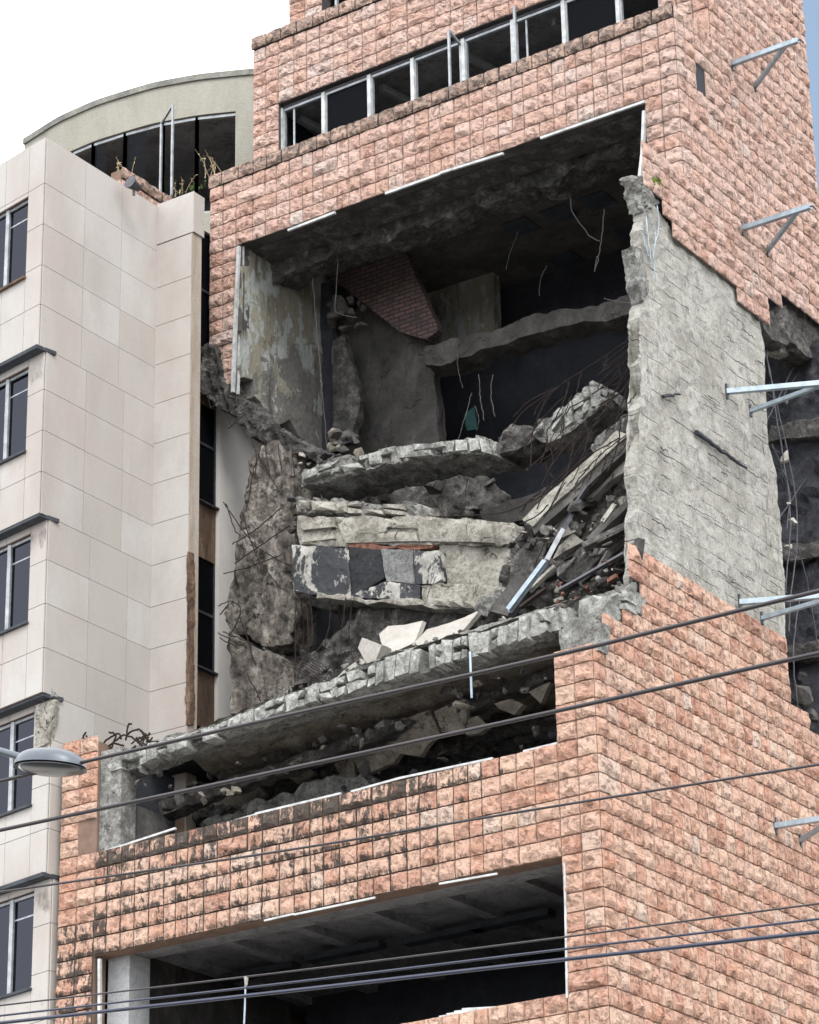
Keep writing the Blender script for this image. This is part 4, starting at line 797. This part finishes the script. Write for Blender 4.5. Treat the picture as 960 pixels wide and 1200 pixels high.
scatter([(200, 960), (400, 905), (600, 862), (650, 850), (650, 870), (400, 935), (210, 978)], 18, 1.4, 3.4, .06, .2, ['conc_dark', 'greywall', 'soot'], 'dark lump on the floor behind the lower parapet', 'lumps behind the lower parapet', 114)
for k, (px, lb) in enumerate([([(544, 484), (556, 478), (560, 503), (547, 506)], 'teal sheet hanging in the dark room above the sagging slab'), ([(548, 575), (575, 592), (572, 606), (546, 600)], 'teal sheet slumped in the dark below the sagging slab')]):
    slab(px, 7.0, .04, 'teal', lb, 'teal_sheet', 'sheet', .15, .03, .03, 140+k)
# ------------------------------------------------------------------ wall brackets
def bracket(a, c, L, label, bend=0.0):
    p = aX(*a, .03); s = aX(*c, .03); e = np.array((L, p[1]+bend, p[2]))
    r = empty('wall_bracket', p); tag(r, label, 'bracket')
    mb = MB(); mb.bar(p, e, .10, .10); obj('arm', mb, M['steel'], r)
    t = .82; q = p+(e-p)*t; s = np.array((s[0], s[1], p[2]-.05)); mb = MB(); mb.bar(s, q, .08, .08); obj('strut', mb, M['steel'], r)
    mb = MB(); mb.box((.0+.01, p[1]-.03, p[2]-.16), (.06, p[1]+.03, p[2]+.16)); obj('plate', mb, M['darksteel'], r)
    mb = MB(); mb.box((.01, s[1]-.03, s[2]-.13), (.06, s[1]+.03, s[2]+.13)); obj('plate', mb, M['darksteel'], r)
    mb = MB(); mb.tube([e, e+np.array((.05, 0, 0)), e+np.array((.10, .05, -.08))], .02, 5); obj('hook', mb, M['darksteel'], r)
bracket((858, 75), (885, 103), 1.58, 'topmost steel bracket on the pink side wall')
bracket((870, 268), (899, 291), 1.58, 'steel bracket second from the top on the pink side wall')
bracket((852, 459), (880, 482), 2.2, 'steel bracket crossing the dark hole beside the bare concrete wall', 1.0)
bracket((867, 706), (893, 724), 2.2, 'steel bracket at the top edge of the lower side cladding', 1.0)
bracket((909, 968), (938, 985), 1.5, 'lowest steel bracket on the salmon side wall', .2)
# ------------------------------------------------------------------ neighbouring panelled building
NB = empty('panelled_building', (-14, 1.2, .14)); tag(NB, 'pale limestone-panelled office block left of the wrecked tower', 'building')
XN = -12.0
storeys = [(33.60, 28.76, -.93), (28.76, 25.15, -.74), (25.15, 21.47, -.50), (21.47, 17.91, -.22), (17.91, .14, -.06)]
DV = Vector((math.cos(RAD(169.5)), math.sin(RAD(169.5)), 0)); DN = Vector((-DV.y, DV.x, 0)); 
if DN.y > 0: DN = -DN
PV = []; PF = []; PT = []; PD = []
def panel(P0, U, Nn, u0, u1, z0, z1, tint, dirt=lambda u, z: 0.0, t=.05, gap=.006):
    U = Vector(U); Nn = Vector(Nn); nu = max(1, int((u1-u0)/.3)); nz_ = max(1, int((z1-z0)/.3)); base = len(PV)
    for i in range(nu+1):
        for j in range(nz_+1):
            u = u0+gap+(u1-u0-2*gap)*i/nu; z = z0+gap+(z1-z0-2*gap)*j/nz_; p = Vector(P0)+U*u+Nn*t; PV.append((p.x, p.y, z)); PT.append(tint); PD.append(dirt(u, z))
    for i in range(nu):
        for j in range(nz_): a = base+i*(nz_+1)+j; PF.append((a, a+nz_+1, a+nz_+2, a+1))
    b = len(PV); c4 = [(u0+gap, z0+gap), (u1-gap, z0+gap), (u1-gap, z1-gap), (u0+gap, z1-gap)]
    for tt in (t, 0):
        for (u, z) in c4: p = Vector(P0)+U*u+Nn*tt; PV.append((p.x, p.y, z)); PT.append(tint*.9); PD.append(dirt(u, z)+.1)
    for k in range(4): PF.append((b+k, b+(k+1) % 4, b+4+(k+1) % 4, b+4+k))
RN = random.Random(5); WIN = (.5, 2.05)
bk_ = MB(); led = []
for si, (zt_, zb, yc) in enumerate(storeys):
    P0 = Vector((XN, yc, 0)); rows = []
    z = zt_
    if si == 0: rows = [(32.5, zt_), (31.55, 32.5), (30.60, 31.55), (29.7, 30.60), (28.76, 29.7)]
    elif si < 4: h = (zt_-zb)/4; rows = [(zt_-h*(k+1), zt_-h*k) for k in range(4)]
    else: rows = [(17.91-.92*(k+1), 17.91-.92*k) for k in range(7)]+[(.14, 11.47)]
    hd = {0: 32.4, 1: 28.55, 2: 24.95, 3: 21.28, 4: 17.72}[si]; sl = hd-1.88
    # side face panels
    Yend = 2.72
    us = [0, 1.25, 2.45, Yend-yc]
    for (a, b) in rows:
        for k in range(3): panel(P0, (0, 1, 0), (1, 0, 0), us[k], us[k+1], a, b, RN.random(), (lambda u, z: .12+.1*(u > 2.5)), .03, .004 if k else .005)
    # front face panels, leaving out the windows
    for (a, b) in rows:
        for (u0, u1) in ((0, WIN[0]), (WIN[0], 1.28), (1.28, WIN[1]), (WIN[1], 3.0), (3.0, 4.0), (4.0, 5.0), (5.0, 6.0)):
            inw = (WIN[0] <= u0 < WIN[1]) or (3.0 <= u0 < 4.0)
            for (c, d) in ([(a, b)] if not inw else [x for x in ((a, min(b, sl)), (max(a, hd), b)) if x[1]-x[0] > .03]):
                dr = (lambda u, z, hd=hd, sl=sl: .55 if (z > hd-.5 and z < hd+.05 and si > 0 and u < .55) else (.35 if sl-.4 < z < sl else .04))
                panel(P0, DV, DN, u0, u1, c, d, .6+.4*RN.random(), dr, .03)
    # backing walls
    bk_.box((XN-.3, yc+.31, zb), (XN-.002, 2.9, zt_-.01))
    for (u0, u1, a, b) in ((0.09, WIN[0]-.02, zb, zt_-.01), (WIN[1]+.02, 2.98, zb, zt_-.01), (4.02, 9, zb, zt_-.01), (WIN[0]-.02, WIN[1]+.02, zb, sl-.02), (WIN[0]-.02, WIN[1]+.02, hd+.02, zt_-.01), (2.98, 4.02, zb, sl-.02), (2.98, 4.02, hd+.02, zt_-.01)):
        p = P0+DV*u0; q = P0+DV*u1; vs = []
        for z in (a, b):
            for e in (p, q, q-DN*.3, p-DN*.3): vs.append((e.x-.002, e.y, z))
        bk_.add(vs, [(0, 1, 2, 3), (4, 5, 6, 7), (0, 1, 5, 4), (1, 2, 6, 5), (2, 3, 7, 6), (3, 0, 4, 7)])
    if si > 0:   # jetty underside: the storey above stands forward
        ya = storeys[si-1][2]; mb = MB(); vs = []
        for z in (zt_-.06, zt_+.02):
            for (u, off) in ((-.02, .36), (6.0, .36), (6.0, -.25), (-.02, -.25)):
                e = P0+DV*u+DN*(off-.1 if off > 0 else off); vs.append((e.x+.02, e.y, z))
        mb.add(vs, [(0, 1, 2, 3), (4, 5, 6, 7), (0, 1, 5, 4), (1, 2, 6, 5), (2, 3, 7, 6), (3, 0, 4, 7)]); obj('window_ledge', mb, M['ledge'], NB)
    for (wa, wb) in ((WIN[0], WIN[1]), (3.0, 4.0)):
        def pt(u, z, off): e = P0+DV*u-DN*off; return (e.x, e.y, z)
        mb = MB(); t = .06
        for u in (wa+t/2, wb-t/2): mb.bar(pt(u, sl, .08), pt(u, hd, .08), t, t)
        for z in (sl+t/2, hd-t/2): mb.bar(pt(wa, z, .082), pt(wb, z, .082), t*.95, t*.95)
        um = wa+.76 if wb < 2.5 else (wa+wb)/2
        mb.bar(pt(um, sl, .07), pt(um, hd, .07), .09, .09); mb.bar(pt(wa, hd-.42, .10), pt(um, hd-.42, .10), .03, .03)
        wo = obj('window', mb, M['frame'], NB)
        mb = MB(); mb.quad(pt(wa, sl, .09), pt(wb, sl, .09), pt(wb, hd, .09), pt(wa, hd, .09)); obj('pane', mb, M['glass'], wo)
        mb = MB(); mb.bar(pt(wa-.03, sl-.03, -.02), pt(wb+.03, sl-.03, -.02), .16, .05); obj('sill', mb, M['rustpanel'] if si == 0 else M['ledge'], wo)
    # dark room behind
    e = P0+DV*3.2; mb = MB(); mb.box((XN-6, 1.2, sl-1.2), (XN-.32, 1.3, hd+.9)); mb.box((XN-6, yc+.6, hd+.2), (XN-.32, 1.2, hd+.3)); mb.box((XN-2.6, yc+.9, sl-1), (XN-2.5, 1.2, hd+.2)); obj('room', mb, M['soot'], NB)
# return wall and window bay
YI = 2.74; XR = -11.02
for (a, b) in [(32.66, 33.66), (31.6, 32.64)]+[(31.6-.92*(k+1), 31.6-.92*k) for k in range(13)]:
    panel((XN, YI, 0), (1, 0, 0), (0, -1, 0), 0.0, -XN+XR+(.05 if a > 32.6 else 0), a, b, .7+.3*RN.random(), lambda u, z: .03, .03)
mb = MB(); mb.v = PV; mb.f = PF; mb.att = {'tint': PT, 'dirt': PD}; obj('stone_panels', mb, M['panel'], NB)
bk_.box((XN-.2, YI+.004, .14), (XR-.02, 3.0, 33.6)); bk_.box((XN-6.1, 3.0, .14), (XN-.45, 6.2, 33.5)); bk_.box((-18.2, 0.4, 33.2), (-12.3, 3.0, 33.45)); obj('backing_wall', bk_, M['mortar'], NB)
XF = XR; yA = aX(232, 640, XF)[1]
XR = -11.93; y1_ = aX(231, 640, XR)[1]; y2_ = aX(256, 640, XR)[1]
mb = MB(); mb.box((XF-.9, YI+.27, 14), (XF-.02, yA, 32.66)); mb.box((XF-.018, YI-.02, 14), (XF+.01, yA+.01, 32.66)); obj('bay_jamb', mb, M['jamb'], NB)
mb = MB(); mb.box((XR-.4, y2_, 14), (XR+.02, 6.5, 33.4)); mb.box((XR-.4, 3.0, 14), (XR+.02, y1_, 33.4)); 
pw = plain('smooth_white_render', (0.62, 0.60, 0.575), .8, 0, .08, 1.2); obj('bay_wall', mb, pw, NB)
mb = MB(); mb.box((XF-.9, YI-.018, 32.67), (XF+.05, YI+.34, 33.64)); obj('bay_cap', mb, M['panel'], NB, att={'tint': [.3]*8, 'dirt': [.35]*8})
mb = MB(); mb.box((XR-1.6, y1_-.1, 14), (XR-1.5, y2_+.1, 32.6)); obj('room', mb, M['soot'], NB)
zf = lambda y: float(aX(245, y, XR)[2])
for (ya, yb_) in ((zf(785), zf(652)), (zf(590), zf(452)), (zf(590)+3.6, zf(452)+3.8), (zf(785)-3.7, zf(652)-3.7), (zf(785)-7.3, zf(652)-7.3)):
    mb = MB(); t = .045; X0 = XR-.12
    mb.box((X0, y1_+.01, ya), (X0+t, y1_+.05, yb_)); mb.box((X0, y2_-.05, ya), (X0+t, y2_-.01, yb_)); mb.box((X0, y1_+.05, yb_-.06), (X0+t, y2_-.05, yb_)); mb.box((X0, y1_+.05, ya), (X0+t, y2_-.05, ya+.06)); mb.box((X0, y1_+.05, (ya+yb_)/2-.04), (X0+t, y2_-.05, (ya+yb_)/2+.02))
    wo = obj('window', mb, M['darksteel'], NB); mb = MB(); mb.box((X0+.015, y1_+.05, ya), (X0+.02, y2_-.05, yb_)); obj('pane', mb, M['glass'], wo)
    mb = MB(); mb.box((X0-.02, y2_-.16, ya+.06), (X0-.012, y2_-.05, yb_-.06)); obj('blind', mb, M['plate'], wo)
    mb = MB(); mb.box((X0, y1_+.01, ya-1.28), (X0+.05, y2_-.01, ya-.05)); obj('spandrel', mb, M['rustpanel'], NB); mb = MB(); mb.box((X0, y1_+.01, ya-.045), (XR+.03, y2_-.01, ya-.005)); obj('sill', mb, M['darksteel'], wo)
# damaged stone at window heads and corner
def dmg(px, off, mat, seed, name='broken_panel'):
    obj(name, rough([aY(x, y, off) for x, y in px], (0, .12, 0), .06, .03, 4, .02, seed), M[mat], NB)
dmg([(4, 822), (32, 800), (36, 768), (52, 766), (56, 800), (63, 815), (50, 820)], -.28, 'conc_edge', 151)
dmg([(42, 826), (64, 820), (56, 870), (42, 876)], -.30, 'cream', 152)
obj('broken_edge', rough([aX(x, y, XF+.015) for x, y in [(219, 645), (226, 650), (226, 700), (226, 850), (218, 850), (220, 720)]], (.04, 0, 0), .07, .03, 4, .02, 153), M['rustpanel'], NB)
# ------------------------------------------------------------------ rooftop building with curved wall
RB = empty('curved_building', (-15.5, 9, .14)); tag(RB, 'beige rendered building with a curved wall and window band behind the limestone block', 'building')
cx_ = [-19.75, -18.35, -17.07, -15.49, -14.33, -13.2, -12.6, -11.95]; cy_ = [6.93, 6.63, 6.57, 6.76, 7.13, 7.67, 8.05, 8.5]
def curve(n=60):
    t = np.linspace(0, len(cx_)-1, n); k = np.arange(len(cx_)); X = np.interp(t, k, cx_); Y = np.interp(t, k, cy_)
    for _ in range(6): X[1:-1] = (X[:-2]+2*X[1:-1]+X[2:])/4; Y[1:-1] = (Y[:-2]+2*Y[1:-1]+Y[2:])/4
    return X, Y
CX, CY = curve(80)
def cwall(z0, z1, off=0.0, th=.3, i0=0, i1=None):
    i1 = i1 or len(CX)-1; mb = MB(); vs = []; fs = []
    tx = np.gradient(CX); ty = np.gradient(CY); L = np.hypot(tx, ty); nx, ny = ty/L, -tx/L
    for i in range(i0, i1+1):
        for (o_, z) in ((off, z0), (off, z1), (off-th, z1), (off-th, z0)): vs.append((CX[i]+nx[i]*o_, CY[i]+ny[i]*o_, z))
    for i in range(i1-i0):
        for k in range(4): a = i*4+k; b = i*4+(k+1) % 4; fs.append((a, b, b+4, a+4))
    fs.append((0, 1, 2, 3)); e = (i1-i0)*4; fs.append((e+3, e+2, e+1, e)); mb.add(vs, fs); return mb
obj('wall', cwall(38.9, 39.86), M['render'], RB); cm = MB(); nC = len(CX); cm.v = [(x, y+.1, z) for z in (38.93, 39.3) for x, y in zip(CX, CY)]+[(x, 12.0, z) for z in (38.93, 39.3) for x in CX]
for i in range(nC-1):
    cm.f += [(i, i+1, 2*nC+i+1, 2*nC+i), (nC+i, 3*nC+i, 3*nC+i+1, nC+i+1)]
obj('ceiling', cm, M['lowceil'], RB); mb = MB(); mb.box((-19.72, 7.2, 30), (-19.5, 12, 39.9)); obj('wall', mb, M['render'], RB)
obj('roof_edge', cwall(39.86, 40.02, .05), M['rendertop'], RB); obj('wall', cwall(30.0, 36.2), M['render'], RB)
ends = [aZ(x, y, 38.9)[0] for x, y in ((91, 180), (116, 170), (152, 160), (195, 147), (237, 139), (278, 130))]
idx = [int(np.argmin(np.abs(CX-x))) for x in ends]
obj('wall', cwall(36.2, 38.9, 0, .3, idx[-1], None), M['render'], RB); obj('wall', cwall(36.2, 38.9, 0, .3, 0, idx[0]-3), M['render'], RB)
allx = [idx[0]-3]+idx
for k in range(len(allx)-1):
    a, b = allx[k], allx[k+1]; mb = MB()
    def q(i, z, o_=.02): return (CX[i], CY[i]+.05+o_, z)
    for i in (a, b): mb.bar(q(i, 36.2), q(i, 38.88), .07, .07, (1, 0, 0))
    mb.bar(q(a, 38.84), q(b, 38.84), .05, .07); mb.bar(q(a, 36.24), q(b, 36.24), .05, .07)
    wo = obj('window', mb, M['frame'], RB)
    if k in (2, 3): mb = MB(); mb.quad(q(a, 36.3, .05), q((a+b)//2, 36.3, .05), q((a+b)//2, 38.8, .05), q(a, 38.8, .05)); obj('pane', mb, M['glass'], wo)
    if k == 4:
        mb = MB(); p = Vector(q(a, 0, -.05)); d = Vector((.75, -.5, 0))
        for z in (36.4, 38.85): mb.bar(p+Vector((0, 0, z)), p+d+Vector((0, 0, z)), .05, .05)
        for s in (0, 1): mb.bar(p+d*s+Vector((0, 0, 36.4)), p+d*s+Vector((0, 0, 38.85)), .05, .05)
        obj('casement', mb, M['frame'], wo)
mb = MB(); mb.box((-19.7, 12, .14), (-12, 12.3, 39.8)); mb.box((-19.4, 8.2, 35.6), (-12.2, 11.9, 35.9)); mb.box((-19.4, 9.0, .14), (-12.2, 9.3, 30)); mb.box((-12.1, 9.5, .14), (-11.95, 12, 39.8)); mb.box((-19.4, 10.5, 36), (-12.2, 10.7, 38.9)); obj('inner_wall', mb, M['lowceil'], RB)
mb = MB(); mb.bar((-14.5, 9, 38.7), (-13.3, 8.3, 38.7), .1, .2); obj('roof_beam', mb, M['darksteel'], RB)
# terrace parapet with coping
TP = empty('terrace_parapet', (-12.9, 3.5, 33.5)); tag(TP, 'low salmon stone parapet rising behind the roof of the limestone block', 'parapet')
colp = edges(2.45, 4.9, .34, .5, R1)
obj('cladding', clad((-12.8, 0, 0), (0, 1, 0), (1, 0, 0), colp, [33.5, 33.84, 34.17, 34.45], None, lambda u, v: .2, 19, .07), M['stone_up'], TP)
obj('cladding', clad((0, 2.45, 0), (1, 0, 0), (0, -1, 0), [-14.6, -14.1, -13.7, -13.25, -12.8], [33.5, 33.84, 34.17, 34.45], None, lambda u, v: .2, 20, .07), M['stone_up'], TP)
obj('coping', clad((-12.78, 0, 0), (0, 1, 0), (1, 0, 0), edges(2.43, 4.9, .4, .6, R1), [34.46, 34.75], None, lambda u, v: .3, 21, .11), M['cap'], TP)
mb = MB(); mb.box((-13.1, 2.46, 33.4), (-12.802, 4.9, 34.7)); mb.box((-14.6, 2.46, 33.4), (-13.1, 2.8, 34.5)); obj('core', mb, M['mortar'], TP)
fl = empty('floodlight', aY(157, 224, 1.4)); tag(fl, 'small black floodlight behind the top edge of the limestone block', 'floodlight')
p = aY(157, 217, 1.4); mb = MB(); mb.tube([p+np.array((0, -.14, .02)), p+np.array((0, -.05, 0)), p+np.array((0, .16, 0))], .15, 12, .55); obj('housing', mb, M['darksteel'], fl)
mb = MB(); mb.tube([p, aY(157, 224, 1.4)+np.array((0, 0, -.1))], .03, 6); obj('bracket', mb, M['darksteel'], fl)
# weeds on the terrace
def weed(x, y, Y, n, h, mat, label, seed):
    rr = random.Random(seed); mb = MB(); b = aY(x, y, Y)
    for k in range(n):
        d = Vector((rr.uniform(-.6, .6), rr.uniform(-.5, .5), 1)).normalized()*h*rr.uniform(.5, 1.1); p = Vector(b)+Vector((rr.uniform(-.25, .25), 0, 0)); bend = Vector((rr.uniform(-.5, .5), rr.uniform(-.3, .3), -.2))*h*.5
        P = [p, p+d*.5, p+d+bend*.5]; mb.tube(P, .006, 4, .4)
        for j in range(5):
            q_ = P[1].lerp(P[2], rr.random()); a = Vector((rr.gauss(0, 1), rr.gauss(0, 1), rr.gauss(0, 1))).normalized()*.07; c = a.cross(Vector((rr.gauss(0, 1), rr.gauss(0, 1), 1))).normalized()*.014
            mb.add([q_, q_+a*.5+c, q_+a, q_+a*.5-c], [(0, 1, 2, 3)])
    o = obj('weed_plant', mb, M[mat]); tag(o, label, 'plant')
weed(145, 205, 4.6, 6, .7, 'dryweed', 'tall dry weed in front of the second curved-wall window', 1)
weed(212, 228, 5.6, 6, .5, 'dryweed', 'dry weed below the open casement of the curved wall', 2)
weed(250, 205, 5.7, 8, .8, 'dryweed', 'tangled dry weed beside the stone tower edge', 3)
weed(233, 222, 5.2, 5, .2, 'weed', 'small green weed sprouting next to the tower edge', 4)
weed(216, 226, 5.0, 4, .15, 'weed', 'small green weed on the terrace parapet coping', 5)
# ------------------------------------------------------------------ overhead wires and street lamp
YW = -20.0
def wire(pts, r, mat, label, Y=YW):
    p = [Vector(aY(x, y, Y)) for x, y in pts]; a = p[0]+(p[0]-p[1]).normalized()*14; b = p[-1]+(p[-1]-p[-2]).normalized()*14
    q_ = [a]+p+[b]; P = []
    for i in range(len(q_)-1):
        for k in range(8):
            t = k/8; p0 = q_[max(0, i-1)]; p1 = q_[i]; p2 = q_[i+1]; p3 = q_[min(len(q_)-1, i+2)]
            P.append(.5*((2*p1)+(p2-p0)*t+(2*p0-5*p1+4*p2-p3)*t*t+(3*p1-p0-3*p2+p3)*t**3))
    P.append(b); mb = MB(); mb.smooth = True; mb.tube(P, r, 8); o = obj('overhead_cable', mb, M[mat]); tag(o, label, 'cable', 'overhead street cables'); return o
wire([(0, 915.5), (320, 842), (655, 767), (960, 692.5)], .021, 'cable', 'uppermost thick dark cable crossing in front of the ledge slab')
wire([(0, 973), (320, 905), (640, 836), (960, 765.5)], .021, 'cable', 'second thick dark cable from the top, crossing above the lower parapet')
wire([(0, 1045.5), (320, 999), (640, 946.5), (960, 896)], .012, 'cable', 'thin dark cable crossing the salmon parapet')
wire([(0, 1178.5), (320, 1141), (640, 1101), (960, 1059)], .009, 'cable', 'thinnest of the three low cables, highest of them')
wire([(0, 1190.5), (320, 1154), (640, 1115), (960, 1077)], .011, 'cableb', 'middle one of the three low cables')
wire([(0, 1199), (320, 1163.5), (640, 1127), (960, 1092)], .018, 'cableb', 'thickest and lowest of the three low cables')
hw = empty('cable_hanger', aY(286, 1215, YW)); tag(hw, 'thin hanger with a pale insulator below the three low cables', 'hanger')
mb = MB(); mb.tube([aY(288, 1146, YW), aY(287, 1180, YW), aY(285, 1225, YW)], .008, 6); obj('wire', mb, M['steel'], hw)
mb = MB(); mb.tube([aY(288.5, 1145, YW), aY(288.5, 1148, YW), aY(288.5, 1151, YW), aY(288.3, 1155, YW)], .022, 8, .6); obj('insulator', mb, M['plate'], hw)
mb = MB(); mb.tube([aY(551, 764, .0), aY(552, 790, -.02), aY(553, 818, .02)], .022, 6); o = obj('hanging_pipe', mb, M['steel']); tag(o, 'thin grey conduit hanging down from the ledge slab lip', 'pipe')
SL = empty('street_lamp', (0.2, -20.3, .0)); tag(SL, 'grey oval street lamp reaching in from the left on a thin arm', 'street lamp')
hx0 = aY(22, 899, YW); hx1 = aY(96, 897, YW); c = (hx0+hx1)/2; L = np.linalg.norm(hx1-hx0)/2; dx = (hx1-hx0)/(2*L)
def lampbody(z0, z1, n, inner=1.0):
    mb = MB(); mb.smooth = True; segs = 32; vs = []; fs = []; sy = np.array((-dx[1], dx[0], 0)); sy = sy/np.linalg.norm(sy)
    for j in range(n+1):
        t = j/n; rr = math.cos(t*math.pi/2)**.6 if z1 > 0 else math.cos(t*math.pi/2)**.7
        for k in range(segs):
            a = 2*math.pi*k/segs; vs.append(c+dx*(L*inner*rr*math.cos(a))+sy*(L*.62*inner*rr*math.sin(a))+np.array((0, 0, z0+(z1)*math.sin(t*math.pi/2))))
    for j in range(n):
        for k in range(segs): k2 = (k+1) % segs; fs.append((j*segs+k, j*segs+k2, (j+1)*segs+k2, (j+1)*segs+k))
    mb.add(vs, fs); return mb
obj('lamp_housing', lampbody(.0, .17, 8), M['lampgrey'], SL); obj('lamp_rim', lampbody(-.03, .035, 3, 1.03), M['darksteel'], SL); obj('lamp_diffuser', lampbody(-.015, -.07, 6, .9), M['diffuser'], SL)
e0 = np.array((.2, -20.3, 11.0)); mb = MB(); mb.smooth = True; mb.tube([e0, (e0+hx0)/2+np.array((0, 0, .25)), aY(0, 880, YW), aY(20, 886, YW), aY(34, 893, YW)], .04, 10); obj('lamp_arm', mb, M['lampgrey'], SL)
mb = MB(); mb.smooth = True; mb.tube([(.2, -20.3, 0), (.2, -20.3, 5), (.2, -20.3, 11.1)], .11, 12, .7); obj('lamp_post', mb, M['lampgrey'], SL)
for k in list(BASE): pass
